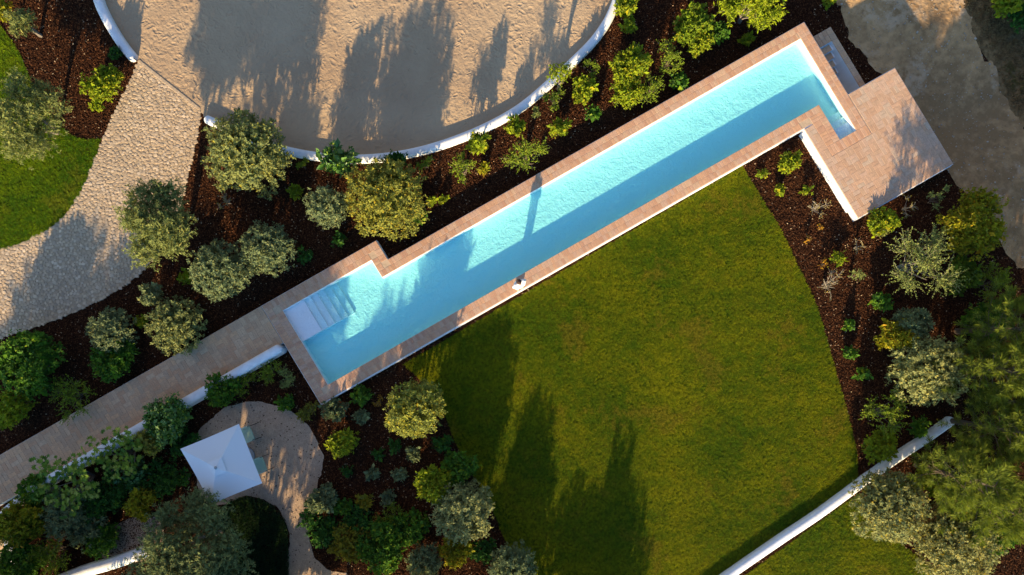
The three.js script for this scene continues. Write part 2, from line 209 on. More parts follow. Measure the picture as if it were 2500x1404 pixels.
function layBricks(list, name, parent, mats, top, seed) {        // list of [u, v, du, dv]; the first 300 as parts, the rest joined by tone
  const r = rng(seed), rest = mats.map(() => []);
  list.forEach(([u, v, du, dv], i) => {
    const k = Math.floor(r() * 4), m = Math.floor(r() * mats.length), g = brickSet(du, dv, k), [x, z] = P(u, v);
    if (i < 300) { const t = mesh(name, g, mats[m], parent); t.position.set(x, top - 0.03, z); t.rotation.set((r() - 0.5) * 0.008, 0, (r() - 0.5) * 0.008); }
    else { const q = g.clone(); q.translate(x, top - 0.03 + 0.001 * (r() - 0.5), z); rest[m].push(q); }
  });
  rest.forEach((l, i) => { if (l.length) { const o = mesh(name + 's', mergeGeometries(l), mats[i], parent); o.userData.kind = 'stuff'; } });
}
{
  const pool = thing('swimming_pool', 'long turquoise lap pool with terracotta coping and white rendered sides', 'swimming pool');
  const poolOuter = [[-8.15, -7.03], [-2.47, -7.03], [-2.47, -6.08], [18.0, -6.08], [18.0, -2.475], [18.0, -0.5], [16.0, -0.5], [16.0, -2.08], [15.56, -2.08], [-8.15, -2.08]].map((p) => P(...p));
  mesh('pool_wall', prism(poolOuter, -1.4, COPE - 0.03, [waterPoly]), M.white, pool);
  mesh('pool_floor', prism(waterPoly, FLOOR - 0.2, FLOOR), M.plaster, pool);
  const lining = (list) => { const g = list.map(([a, b]) => { const A = P(...a), B = P(...b), q = new THREE.BufferGeometry(); q.setAttribute('position', new THREE.Float32BufferAttribute([A[0], FLOOR, A[1], B[0], FLOOR, B[1], B[0], COPE - 0.035, B[1], A[0], COPE - 0.035, A[1]], 3)); q.setAttribute('uv', new THREE.Float32BufferAttribute([0, 0, 1, 0, 1, 0.5, 0, 0.5], 2)); q.setIndex([0, 1, 2, 0, 2, 3]); return q; }); return mergeGeometries(g); };
  // steps at the shallow end and at the far arm
  for (let k = 0; k < 6; k++) { const u1 = k ? -6.5 + k * 0.31 : -6.5, u0 = k ? -6.5 + (k - 1) * 0.31 : -7.45, y = WATER - 0.02 - k * 0.058; mesh('entry_step', box(u0 + (k ? 0.001 : 0), u1, -6.388, -4.86, FLOOR - 0.05, y), M.plaster, pool); }
  for (let k = 0; k < 4; k++) mesh('arm_step', box(16.701, 17.479, k ? -1.45 - k * 0.3 : -1.45, k ? -1.45 - (k - 1) * 0.3 - 0.001 : -0.951, FLOOR - 0.05, WATER - 0.06 - k * 0.085), M.plaster, pool);
  const inner = [[-7.449, -6.389], [-3.101, -6.389], [-3.101, -5.519], [17.479, -5.519], [17.479, -0.951], [16.701, -0.951], [16.701, -2.691], [-7.449, -2.691]].map((p) => P(...p));
  mesh('water', sheet(inner, WATER), M.water, pool);
  for (const y of [0.235, 0.15, 0.065, -0.02]) mesh('water_body', sheet(inner, y), M.waterBody, pool);
  mesh('mortar_bed', prism([[-8.13, -7.01], [-2.49, -7.01], [-2.49, -6.06], [17.98, -6.06], [17.98, -2.475], [17.98, -0.5], [16.02, -0.5], [16.02, -2.13], [15.56, -2.13], [-8.13, -2.13]].map((p) => P(...p)), COPE - 0.03, COPE - 0.007, [[[-7.47, -6.41], [-3.08, -6.41], [-3.08, -5.54], [17.5, -5.54], [17.5, -0.93], [16.68, -0.93], [16.68, -2.67], [-7.47, -2.67]].map((p) => P(...p))]), M.mortar, pool);
  // coping: two courses of bricks; the courses by the lawn and at the near end are laid first
  const list = [], r = rng(91), J = 0.012;
  const course = (u0, u1, v0, v1, along) => { const len = along === 'u' ? u1 - u0 : v1 - v0; let s = 0; while (s < len - 0.03) { let w = r() < 0.06 ? 0.27 : 0.145; if (len - s - w < 0.08) w = len - s; const c = s + w / 2; list.push(along === 'u' ? [u0 + c, (v0 + v1) / 2, w - J, v1 - v0 - J] : [(u0 + u1) / 2, v0 + c, u1 - u0 - J, w - J]); s += w; } };
  course(-7.48, 15.55, -2.69, -2.415, 'u'); course(-8.13, 15.55, -2.41, -2.14, 'u');
  course(-7.79, -7.46, -6.38, -2.7, 'v'); course(-8.13, -7.795, -7.0, -2.42, 'v');
  course(-3.08, 17.46, -5.8, -5.53, 'u'); course(-2.5, 17.97, -6.07, -5.805, 'u');
  course(-7.46, -3.08, -6.68, -6.4, 'u'); course(-8.13, -2.5, -7.02, -6.685, 'u');
  course(-3.09, -2.81, -6.38, -5.81, 'v'); course(-2.8, -2.49, -6.67, -6.1, 'v');
  course(17.49, 17.73, -5.8, -0.96, 'v'); course(17.735, 17.97, -5.8, -0.96, 'v');
  course(16.4, 16.69, -2.41, -0.96, 'v'); course(16.05, 16.395, -2.41, -0.96, 'v'); course(15.56, 16.69, -2.69, -2.415, 'u'); course(16.05, 17.97, -0.95, -0.5, 'u');
  layBricks(list, 'coping_brick', pool, CLAYS, COPE, 92);
}
// ---------- deck ----------
function basket(u0, u1, v0, v1, m, skip) {                       // pairs of bricks turned by turns
  const list = [], nu = Math.round((u1 - u0) / m), nv = Math.round((v1 - v0) / m), mu = (u1 - u0) / nu, mv = (v1 - v0) / nv, J = 0.01;
  for (let i = 0; i < nu; i++) for (let j = 0; j < nv; j++) { const cu = u0 + (i + 0.5) * mu, cv = v0 + (j + 0.5) * mv; if (skip && skip(cu, cv)) continue; if ((i + j) % 2) { list.push([cu - mu / 4, cv, mu / 2 - J, mv - J], [cu + mu / 4, cv, mu / 2 - J, mv - J]); } else { list.push([cu, cv - mv / 4, mu - J, mv / 2 - J], [cu, cv + mv / 4, mu - J, mv / 2 - J]); } }
  return list;
}
{
  const deck = new THREE.Group(); deck.name = 'tiled_deck'; tag(deck, 'terracotta tiled sun deck at the far end of the pool', null, null, 'structure'); scene.add(deck);
  const poly = [[18.005, -2.47], [20.3, -2.47], [20.3, 2.37], [15.58, 2.37], [15.58, -2.08], [15.995, -2.08], [15.995, -0.495], [18.005, -0.495]].map((p) => P(...p));
  mesh('deck_base', prism(poly, -2.2, COPE - 0.03), M.white, deck);
  mesh('plinth', box(15.5, 15.58, -2.0, 1.93, -0.1, 0.33), M.white, deck);
  mesh('plinth', box(15.57, 20.29, 2.372, 2.4, -0.1, 0.3), M.white, deck);
  mesh('mortar_bed', prism([[18.005, -2.45], [20.28, -2.45], [20.28, 2.35], [15.62, 2.35], [15.62, -2.08], [15.995, -2.08], [15.995, -0.495], [18.005, -0.495]].map((p) => P(...p)), COPE - 0.03, COPE - 0.007), M.mortar, deck);
  const a = basket(15.62, 20.28, -0.49, 2.35, 0.34), b = basket(18.005, 20.28, -2.45, -0.49, 0.34), c = basket(15.62, 16.04, -2.08, -0.49, 0.4);
  layBricks([...a, ...b, ...c], 'paving_brick', deck, DECK, COPE, 93);
}
// ---------- stairs going down between pool and deck ----------
{
  const st = thing('basement_stairs', 'sunken white stairwell with tiled treads beside the tiled deck', 'stairs');
  mesh('retaining_wall', prism([[18.98, -5.45], [19.26, -5.45], [19.26, -2.475], [18.98, -2.475]].map((p) => P(...p)), -2.2, -0.23), M.white, st);
  mesh('landing', box(18.005, 18.978, -5.45, -4.87, -2.2, -0.23), M.white, st);
  const cap = []; for (let k = 0; k < 10; k++) cap.push([19.12, -5.3 + k * 0.297, 0.28 - 0.01, 0.287]);
  for (let k = 0; k < 5; k++) for (let j = 0; j < 2; j++) cap.push([18.12 + k * 0.19, -5.305 + j * 0.285, 0.18, 0.275]);
  layBricks(cap, 'cap_tile', st, PALE, -0.2, 94);
  for (let k = 0; k < 6; k++) { const y = -0.4 - k * 0.18; const s = mesh('step', box(18.005, 18.978, -4.87 + k * 0.31 + 0.001, -4.87 + (k + 1) * 0.31, -2.2, y), M.white, st); mesh('tread', prism(quad(18.007, 18.9, -4.869 + k * 0.31 + 0.03, -4.87 + (k + 1) * 0.31 - 0.004), y, y + 0.02), PALE[k % 6], s); }
  mesh('floor', box(18.005, 18.978, -3.009, -2.475, -2.2, -1.5), M.white, st);
}
// ---------- paved path and its wall ----------
{
  const path = new THREE.Group(); path.name = 'paved_path'; tag(path, 'straight paved path running up to the shallow end of the pool', null, null, 'structure'); scene.add(path);
  mesh('path_base', box(-25, -8.153, -7.03, -5.2, -0.2, COPE - 0.03), M.white, path);
  mesh('mortar_bed', box(-25, -8.153, -7.02, -5.2, COPE - 0.03, COPE - 0.008), M.mortar, path);
  const l = basket(-22.6, -8.16, -7.015, -5.2, 0.363); l.sort((p, q) => q[0] - p[0]);
  layBricks(l, 'paving_brick', path, PALE, COPE, 95);
}
// a wall of rounded section along a line in plan
function roundWall(pts, w, y0, y1, label, category = 'wall', group) {
  const curve = pts.length > 2 ? new THREE.CatmullRomCurve3(pts.map(([x, z]) => V3(x, 0, z)), false, 'centripetal') : new THREE.LineCurve3(V3(pts[0][0], 0, pts[0][1]), V3(pts[1][0], 0, pts[1][1]));
  const len = curve.getLength(), n = Math.max(2, Math.ceil(len / 0.3)), prof = [], R = w / 2, pos = [], uv = [], idx = [], nrm = [];
  prof.push([-R, y0, -1, 0]); for (let i = 0; i <= 10; i++) { const a = Math.PI * (1 - i / 10); const c = Math.sign(Math.cos(a)) * Math.pow(Math.abs(Math.cos(a)), 0.75), s = Math.pow(Math.sin(a), 0.9); prof.push([c * R, y1 - 0.13 + s * 0.13, Math.cos(a), Math.sin(a)]); } prof.push([R, y0, 1, 0]);
  const m = prof.length, cap = 4;
  const ringAt = (p, t, k, d) => { const nx = -t.z, nz = t.x, wob = 0.006 * perlin.noise(d * 1.3, 3, 1); for (const [o, y, a, b] of prof) { pos.push(p.x + nx * o * k + nx * wob, y0 + (y - y0) * (y > y1 - 0.131 && k < 1 ? 1 - (1 - k) * 0.25 : 1), p.z + nz * o * k + nz * wob); nrm.push(nx * a, b, nz * a); uv.push(d, o + y); } };
  const add = (s, k, ext) => { const t = curve.getTangentAt(clamp(s, 0, 1)), p = curve.getPointAt(clamp(s, 0, 1)).addScaledVector(t, ext); ringAt(p, t, k, s * len + ext); };
  let rings = 0;
  for (let i = 0; i < cap; i++) { const a = i / cap * Math.PI / 2; add(0, Math.max(0.02, Math.sin(a)), -R * 0.8 * Math.cos(a)); rings++; }
  for (let i = 0; i <= n; i++) { add(i / n, 1, 0); rings++; }
  for (let i = 1; i <= cap; i++) { const a = i / cap * Math.PI / 2; add(1, Math.max(0.02, Math.cos(a)), R * 0.8 * Math.sin(a)); rings++; }
  for (let r = 0; r < rings - 1; r++) for (let i = 0; i < m - 1; i++) { const a = r * m + i, b = a + m; idx.push(a, a + 1, b, b, a + 1, b + 1); }
  const g = new THREE.BufferGeometry(); g.setAttribute('position', new THREE.Float32BufferAttribute(pos, 3)); g.setAttribute('normal', new THREE.Float32BufferAttribute(nrm, 3)); g.setAttribute('uv', new THREE.Float32BufferAttribute(uv, 2)); g.setIndex(idx);
  return tag(mesh('garden_wall', g, M.white), label, category, group);
}
roundWall(plan([[506, 291], [560, 316], [620, 343], [700, 367], [800, 384], [900, 386], [1000, 373], [1100, 345], [1200, 303], [1270, 262], [1332, 211], [1396, 152], [1447, 101], [1483, 50], [1505, 0], [1518, -60], [1535, -240]], 0.2), 0.36, -0.05, 0.27, 'long curved white wall enclosing the sand court');
roundWall(plan([[226, -200], [232, -60], [240, 0], [265, 55], [298, 108], [322, 138]], 0.2), 0.4, -0.05, 0.34, 'short curved white wall ending at the cobbled drive');
roundWall(plan([[1690, 1470], [1770, 1412], [1900, 1322], [2000, 1255], [2100, 1182], [2190, 1118], [2270, 1065], [2322, 1028]], 0.2), 0.4, -0.05, 0.32, 'straight white garden wall crossing the grass beside the dark pines');
roundWall([P(-8.42, -5.03), P(-14, -5.03), P(-20.9, -5.03)], 0.4, -0.05, 0.8, 'white wall with rounded top running along the paved path');
roundWall([P(-21.6, -4.95), ...plan([[6, 1265], [18, 1310], [40, 1375], [48, 1450]], 0.2)], 0.4, -0.05, 0.35, 'low white corner wall half hidden by golden shrubs');
roundWall(plan([[130, 1425], [200, 1398], [270, 1378], [345, 1352]], 0.5), 0.5, -0.05, 0.55, 'curved white bench wall beside the huge olive tree', 'wall');
{
  const g = prism(rounded(plan([[262, 1382], [275, 1366], [310, 1352], [345, 1343], [352, 1356], [310, 1370]], 0.4), 4), 0, 0.38);
  tag(mesh('bench_seat', g, M.white), 'low white masonry seat built against the curved bench wall', 'bench');
}
console.log('built');
// ---------- plants ----------
class Buf {
  constructor() { this.p = []; this.c = []; this.i = []; }
  leaf(x, y, z, d, s, n, L, W, col) {                            // a leaf folded along its midrib
    const o = this.p.length / 3, f = 0.12 * W, m = 0.48 * L;
    this.p.push(x, y, z, x + d.x * m + s.x * W / 2 + n.x * f, y + d.y * m + s.y * W / 2 + n.y * f, z + d.z * m + s.z * W / 2 + n.z * f, x + d.x * L, y + d.y * L, z + d.z * L, x + d.x * m - s.x * W / 2 + n.x * f, y + d.y * m - s.y * W / 2 + n.y * f, z + d.z * m - s.z * W / 2 + n.z * f);
    for (let k = 0; k < 4; k++) this.c.push(col[0], col[1], col[2]); this.i.push(o, o + 1, o + 2, o, o + 2, o + 3);
  }
  tube(pts, r0, r1, col, sides = 5) {
    const o = this.p.length / 3, n = pts.length, t = V3(), a = V3(), b = V3();
    pts.forEach((p, k) => { t.subVectors(pts[Math.min(n - 1, k + 1)], pts[Math.max(0, k - 1)]).normalize(); a.set(Math.abs(t.y) > 0.9 ? 1 : 0, Math.abs(t.y) > 0.9 ? 0 : 1, 0).cross(t).normalize(); b.crossVectors(t, a); const r = lerp(r0, r1, k / (n - 1)); for (let q = 0; q < sides; q++) { const w = q / sides * Math.PI * 2; this.p.push(p.x + r * (Math.cos(w) * a.x + Math.sin(w) * b.x), p.y + r * (Math.cos(w) * a.y + Math.sin(w) * b.y), p.z + r * (Math.cos(w) * a.z + Math.sin(w) * b.z)); this.c.push(...col); } });
    for (let k = 0; k < n - 1; k++) for (let q = 0; q < sides; q++) { const A = o + k * sides + q, B = o + k * sides + (q + 1) % sides; this.i.push(A, B, A + sides, B, B + sides, A + sides); }
  }
  geo() { const g = new THREE.BufferGeometry(); g.setAttribute('position', new THREE.Float32BufferAttribute(this.p, 3)); g.setAttribute('color', new THREE.Float32BufferAttribute(this.c, 3)); g.setIndex(this.i); return g; }
}
M.leaf = new THREE.MeshPhysicalMaterial({ vertexColors: true, roughness: 1, specularIntensity: 0.3, transmission: 0.32, thickness: 0, side: THREE.DoubleSide });
M.gloss = new THREE.MeshPhysicalMaterial({ vertexColors: true, roughness: 0.62, clearcoat: 0.35, clearcoatRoughness: 0.35, side: THREE.DoubleSide });
M.bark = std({ vertexColors: true, roughness: 0.95 });
// leaf length, width, density, leaves on a sprig, colours (young, old, odd), lobes, openness
const KIND = {  // the sizes are scaled below
  grey: { L: 0.1, W: 0.048, dens: 46, per: 8, cols: [[0.2, 0.2, 0.085], [0.125, 0.15, 0.075], [0.26, 0.22, 0.07]], mode: 'dome' },
  sage: { L: 0.085, W: 0.04, dens: 50, per: 8, cols: [[0.15, 0.175, 0.105], [0.095, 0.125, 0.085], [0.22, 0.21, 0.11]], mode: 'dome' },
  olive: { L: 0.085, W: 0.024, dens: 42, per: 11, cols: [[0.19, 0.2, 0.075], [0.12, 0.14, 0.06], [0.24, 0.22, 0.09]], mode: 'lobes', lobes: 15, size: 0.3, loose: 0.6 },
  green: { L: 0.1, W: 0.055, dens: 30, per: 7, cols: [[0.07, 0.15, 0.012], [0.035, 0.09, 0.012], [0.15, 0.2, 0.02]], mode: 'lobes', lobes: 8, size: 0.38, loose: 0.35 },
  lime: { L: 0.085, W: 0.05, dens: 34, per: 7, cols: [[0.2, 0.22, 0.012], [0.12, 0.17, 0.012], [0.28, 0.24, 0.015]], mode: 'lobes', lobes: 7, size: 0.38, loose: 0.4 },
  gold: { L: 0.09, W: 0.05, dens: 30, per: 7, cols: [[0.24, 0.2, 0.012], [0.15, 0.16, 0.012], [0.34, 0.2, 0.02]], mode: 'lobes', lobes: 9, size: 0.36, loose: 0.4 },
  airy: { L: 0.06, W: 0.03, per: 20, cols: [[0.17, 0.21, 0.025], [0.1, 0.15, 0.02], [0.22, 0.22, 0.05]], mode: 'spray', sprigs: 90 },
  pale: { L: 0.06, W: 0.028, per: 20, cols: [[0.21, 0.23, 0.09], [0.15, 0.18, 0.07], [0.26, 0.25, 0.1]], mode: 'spray', sprigs: 150 },
  dark: { L: 0.08, W: 0.05, dens: 26, per: 7, cols: [[0.03, 0.1, 0.014], [0.02, 0.06, 0.012], [0.06, 0.13, 0.015]], mode: 'lobes', lobes: 6, size: 0.4, loose: 0.35 },
  fern: { L: 0.13, W: 0.035, per: 26, cols: [[0.24, 0.27, 0.015], [0.17, 0.22, 0.012], [0.3, 0.28, 0.02]], mode: 'spray', sprigs: 130 },
  twig: { L: 0.045, W: 0.02, per: 7, cols: [[0.3, 0.24, 0.1], [0.22, 0.17, 0.07], [0.34, 0.2, 0.05]], mode: 'spray', sprigs: 46, bare: true },
  rust: { L: 0.06, W: 0.035, per: 10, cols: [[0.34, 0.16, 0.03], [0.26, 0.14, 0.03], [0.2, 0.17, 0.03]], mode: 'spray', sprigs: 34 },
};
for (const k of Object.values(KIND)) { k.L *= 1.25; k.W *= 1.35; if (k.sprigs) k.sprigs = Math.round(k.sprigs * (k.bare ? 1.2 : 1.7)); }
const BARK = [[0.12, 0.085, 0.055], [0.2, 0.16, 0.12], [0.28, 0.23, 0.17]];
const _d = V3(), _s = V3(), _n = V3(), _q = V3();
function unit(r, out, low = -1) { let y; do { const a = r() * 2 * Math.PI; y = 2 * r() - 1; const q = Math.sqrt(1 - y * y); out.set(Math.cos(a) * q, y, Math.sin(a) * q); } while (y < low); return out; }
function sprig(b, r, x, y, z, dir, len, k, open = 0.75) {
  const tone = r(), n = k.per;
  for (let i = 0; i < n; i++) {
    const t = (i + 0.6) / n; unit(r, _q); _d.copy(dir).multiplyScalar(1 - open).addScaledVector(_q, open); _d.y += 0.12; _d.normalize();
    if (k.mode === 'spray') { unit(r, _q); _s.crossVectors(_d, _q).normalize(); _n.crossVectors(_s, _d); if (_n.y < 0) _n.negate(); }
    else { unit(r, _q); _n.copy(dir).multiplyScalar(0.75).addScaledVector(_q, 0.55); _n.y += 0.1; _n.normalize(); unit(r, _q); _d.crossVectors(_n, _q).addScaledVector(dir, 0.25).normalize(); _s.crossVectors(_n, _d).normalize(); }
    const q = r(), base = q < 0.07 ? k.cols[2] : null, w = clamp(tone * 0.7 + r() * 0.45, 0, 1), g = 0.86 + 0.28 * r(), c = base ?? mixc(k.cols[0], k.cols[1], w), z0 = 0.8 + 0.4 * r();
    b.leaf(x + dir.x * len * t, y + dir.y * len * t, z + dir.z * len * t, _d, _s, _n, k.L * z0, k.W * z0, [c[0] * g, c[1] * g, c[2] * g]);
  }
}
function ball(b, r, cx, cy, cz, rx, ry, k, seed, lump, low = -0.45) {
  const area = 4 * Math.PI * Math.pow((Math.pow(rx * rx, 1.6) + 2 * Math.pow(rx * ry, 1.6)) / 3, 1 / 1.6), n = Math.round(area * k.dens * 1.15), d = V3(), e = V3(), gf = clamp(rx * 1.1, 0.6, 1.7);
  for (let i = 0; i < n; i++) {
    unit(r, d, low); const box = k.mode === 'dome' ? Math.pow(Math.pow(Math.abs(d.x), 2.5) + Math.pow(Math.abs(d.y), 2.5) + Math.pow(Math.abs(d.z), 2.5), -0.4) : 1, f = box * (1 + lump * (perlin.noise(d.x * 2.1 + seed, d.y * 2.1, d.z * 2.1) + 0.6 * perlin.noise(d.x * 5 + seed, d.y * 5, d.z * 5 + 7))), gap = perlin.noise(d.x * 3.6 * gf + seed * 1.7, d.y * 3.6 * gf, d.z * 3.6 * gf + 3), depth = 1 - 0.26 * Math.pow(r(), 2) - (r() < 0.1 ? 0.2 : 0) - 0.42 * smooth(0.02, -0.28, gap) + 0.06 * smooth(0.1, 0.4, gap);
    unit(r, e); const o = V3(d.x, d.y * rx / ry, d.z).normalize().multiplyScalar(0.7).addScaledVector(e, 0.55).normalize(), len = k.L * 1.5;
    sprig(b, r, cx + d.x * rx * f * depth - o.x * len * 0.5, cy + d.y * ry * f * depth - o.y * len * 0.5, cz + d.z * rx * f * depth - o.z * len * 0.5, o, len, k, k.mode === 'dome' ? 0.7 : 0.75);
  }
  const big = { ...k, L: k.L * 2.1, W: Math.min(k.W * 2.6, k.L * 1.4), per: 3 };                  // the inner leaves, larger and few
  for (let i = 0; i < n * 0.32; i++) { unit(r, d, low); const q = 0.45 + 0.3 * r(); unit(r, e); sprig(b, r, cx + d.x * rx * q, cy + d.y * ry * q, cz + d.z * rx * q, e, k.L, big, 0.8); }
}
let plantSeed = 1000;
function plantThing(name, label, category, px, py, rpx, h, group, kind) {
  const hc = 0.58 * h, at = S(px, py, hc), ty = terrain(...at), [x, z] = S(px, py, hc + ty), R = rpx * (EYE - hc) / FOCAL, g = thing(name, label, category, x, terrain(x, z), z, group);
  return [g, R, rng(++plantSeed * 31), plantSeed];
}
function stems(g, r, n, y1, spread, r0, col, name = 'stem') {
  const b = new Buf();
  for (let i = 0; i < n; i++) { const a = r() * 6.28, q = spread * (0.4 + 0.6 * r()), p = [V3(0.06 * Math.cos(a), -0.05, 0.06 * Math.sin(a)), V3(q * 0.3 * Math.cos(a + 0.4), y1 * 0.4, q * 0.3 * Math.sin(a + 0.4)), V3(q * 0.65 * Math.cos(a), y1 * 0.75, q * 0.65 * Math.sin(a)), V3(q * Math.cos(a - 0.2), y1 * (0.85 + 0.3 * r()), q * Math.sin(a - 0.2))]; b.tube(new THREE.CatmullRomCurve3(p).getPoints(8), r0 * (0.7 + 0.4 * r()), r0 * 0.25, col); }
  return mesh(name, b.geo(), M.bark, g);
}
function shrub(kind, px, py, rpx, h, label, o = {}) {
  const k = { ...KIND[kind], ...o }, tree = o.tree, names = { grey: 'rounded_shrub', sage: 'rounded_shrub', olive: 'olive_tree', airy: 'feathery_shrub', pale: 'feathery_shrub', twig: 'dry_shrub', rust: 'dry_shrub', fern: 'feathery_shrub', dark: 'low_plant' };
  k.cols = k.cols.map((c) => [c[0] * 1.42, c[1] * 1.42, c[2] * (c[2] > 0.3 * c[0] ? 0.9 : 0.5)]);
  const [g, R, r, seed] = plantThing(o.name ?? (tree ? 'garden_tree' : names[kind] ?? 'leafy_shrub'), label, kind === 'olive' || tree ? 'tree' : o.cat ?? 'shrub', px, py, rpx, h, o.group);
  const yb = h * (tree ? 0.3 : kind === 'olive' ? 0.28 : 0.06), cy = (h + yb) / 2, ry = (h - yb) / 2, b = new Buf(), bark = BARK[tree || kind === 'olive' ? 1 : kind === 'twig' ? 2 : 0];
  stems(g, r, kind === 'olive' || tree ? 6 : R > 0.5 ? 5 : 3, cy, R * (kind === 'olive' ? 0.38 : 0.5), kind === 'olive' || tree ? 0.03 + 0.01 * h : 0.012 + 0.008 * h, bark, kind === 'olive' || tree ? 'trunk' : 'stem');
  if (k.mode === 'dome') ball(b, r, 0, cy, 0, R * 0.92, ry * 0.94, k, seed, 0.2);
  else if (k.mode === 'lobes') {
    ball(b, r, 0, cy - 0.15 * ry, 0, R * 0.55, ry * 0.6, { ...k, dens: k.dens * 0.7 }, seed, 0.3);
    const n = o.lobes ?? (R < 0.5 ? Math.min(5, k.lobes) : k.lobes), d = V3();
    for (let i = 0; i < n; i++) { const a = (i + 0.7 * r()) / n * Math.PI * 2 * (n > 8 ? 2.4 : 1), q = (i < n * 0.25 ? 0.2 + 0.2 * r() : 0.5 + 0.18 * r()), y = (i < n * 0.25 ? 0.55 : 0.5 * r() - 0.15), s = k.size * (0.75 + 0.5 * r()); d.set(Math.cos(a) * q * R, cy + y * ry, Math.sin(a) * q * R); ball(b, r, d.x, d.y, d.z, R * s, Math.max(ry * s, R * s * 0.6), { ...k, dens: k.dens * (kind === 'olive' ? 0.62 : 0.8) }, seed + i * 3, 0.25 + k.loose * 0.5, -0.6); }
  } else {
    const n = Math.round(k.sprigs * clamp(R / 0.9, 0.3, 2.2)), d = V3(), e = V3(), tw = new Buf(), boughs = o.boughs ?? Math.round(clamp(R * 8, 3, 13)), tips = [];
    for (let i = 0; i < boughs; i++) { const a = (i + 0.8 * r()) / boughs * 6.283, q = R * (i % 3 ? 0.38 + 0.26 * r() : 0.12 * r()); tips.push(V3(Math.cos(a) * q, cy + ry * (0.45 * r() - 0.1 + (i % 3 ? 0 : 0.25)), Math.sin(a) * q)); tw.tube([V3(0, h * 0.05, 0), V3(Math.cos(a) * q * 0.4, cy * 0.6, Math.sin(a) * q * 0.4), tips[i]], 0.012 + 0.006 * h, 0.007, k.bare ? BARK[2] : bark, 4); }
    for (let i = 0; i < n; i++) {
      const t = tips[Math.floor(r() * boughs)]; unit(r, d, -0.35); e.set(t.x, 0, t.z).multiplyScalar(0.9 / R); d.add(e); d.y = d.y * clamp(ry / R, 0.6, 1.4) + 0.15; d.normalize();
      const len = R * (0.2 + 0.34 * r()), x = t.x + (r() - 0.5) * 0.2 * R, y = t.y + (r() - 0.5) * 0.25 * ry, z = t.z + (r() - 0.5) * 0.2 * R;
      sprig(b, r, x, y, z, d, len, { ...k, per: Math.max(4, Math.round(k.per * clamp(len / 0.6, 0.4, 1.2))) }, k.bare ? 0.6 : 0.62);
      if (k.bare || r() < 0.3) tw.tube([t, V3(x + d.x * len * 0.5, y + d.y * len * 0.45, z + d.z * len * 0.5), V3(x + d.x * len, y + d.y * len, z + d.z * len)], k.bare ? 0.011 : 0.008, 0.004, k.bare ? BARK[2] : bark, 3);
    }
    mesh('twigs', tw.geo(), M.bark, g);
  }
  mesh(tree || kind === 'olive' ? 'crown' : 'foliage', b.geo(), o.gloss ? M.gloss : M.leaf, g);
  return g;
}
function pine(px, py, rpx, h, label, o = {}) {                   // whorls of boughs that end in brushes of long needles
  const [g, R, r] = plantThing('pine_tree', label, 'tree', px, py, rpx, h, o.group), b = new Buf(), t = new Buf(), d = V3(), cols = o.cols ?? [[0.23, 0.27, 0.018], [0.09, 0.13, 0.014], [0.25, 0.22, 0.03]];
  t.tube([V3(0, -0.1, 0), V3(0.05, h * 0.5, 0.03), V3(0, h * 0.96, 0)], 0.05 + 0.012 * h, 0.02, BARK[0], 7);
  const brush = (p, dir, len) => { const n = Math.round(len * 190); for (let i = 0; i < n; i++) { const q = r(); unit(r, _q); _d.copy(dir).multiplyScalar(0.75).addScaledVector(_q, 0.7); _d.y += 0.25; _d.normalize(); _s.crossVectors(_d, unit(r, _q)).normalize(); _n.crossVectors(_s, _d); const c = mixc(cols[0], cols[1], clamp(1 - q + 0.4 * (r() - 0.5), 0, 1)); b.leaf(p.x + dir.x * len * q, p.y + dir.y * len * q, p.z + dir.z * len * q, _d, _s, _n, 0.24 + 0.08 * r(), 0.019, c); } };
  const W = Math.round(h * 1.5);
  for (let w = 0; w < W; w++) {
    const y = lerp(h * 0.28, h * 0.97, w / (W - 1)), reach = R * Math.pow(1 - w / W * 0.82, 0.8), nb = w > W - 3 ? 5 : 6;
    for (let i = 0; i < nb; i++) {
      const a = (i + r() * 0.7 + w * 0.37) / nb * 6.283, L = reach * (0.75 + 0.35 * r()), e = V3(Math.cos(a) * L, y + L * (0.15 + 0.2 * r()), Math.sin(a) * L), m = V3(Math.cos(a) * L * 0.5, y + L * 0.05, Math.sin(a) * L * 0.5);
      t.tube([V3(0, y - 0.1, 0), m, e], 0.025, 0.01, BARK[0], 4);
      for (let q = 0; q < 4; q++) { const s = 0.5 + 0.17 * q, p = V3().lerpVectors(V3(0, y, 0), e, s), aa = a + (q === 3 ? 0 : (q % 2 ? 1 : -1) * (0.5 + 0.5 * r())); d.set(Math.cos(aa), 0.45 + 0.3 * r(), Math.sin(aa)).normalize(); brush(p, d, 0.3 + 0.22 * r()); }
    }
  }
  brush(V3(0, h * 0.93, 0), V3(0, 1, 0), 0.4);
  mesh('trunk', t.geo(), M.bark, g); mesh('crown', b.geo(), M.leaf, g); return g;
}
const figLeaf = (() => { // five rounded lobes
  const pos = [0, 0, 0], idx = [], n = 15, lob = [0.35, 0.62, 0.42, 0.85, 0.5, 0.98, 0.6, 1, 0.6, 0.98, 0.5, 0.85, 0.42, 0.62, 0.35];
  for (let i = 0; i < n; i++) { const a = (i / (n - 1) - 0.5) * 4.6, q = lob[i] * 0.5; pos.push(Math.sin(a) * q, 0.09 * Math.abs(Math.sin(a)) - 0.05 * lob[i], Math.cos(a) * q); if (i) idx.push(0, i, i + 1); }
  const g = new THREE.BufferGeometry(); g.setAttribute('position', new THREE.Float32BufferAttribute(pos, 3)); g.setIndex(idx); return g;
})();
const figMats = [[0.12, 0.2, 0.015], [0.17, 0.25, 0.02], [0.27, 0.31, 0.05], [0.07, 0.14, 0.014]].map((c) => new THREE.MeshPhysicalMaterial({ color: rgb(...c), roughness: 1, specularIntensity: 0.4, transmission: 0.25, thickness: 0, side: THREE.DoubleSide }));
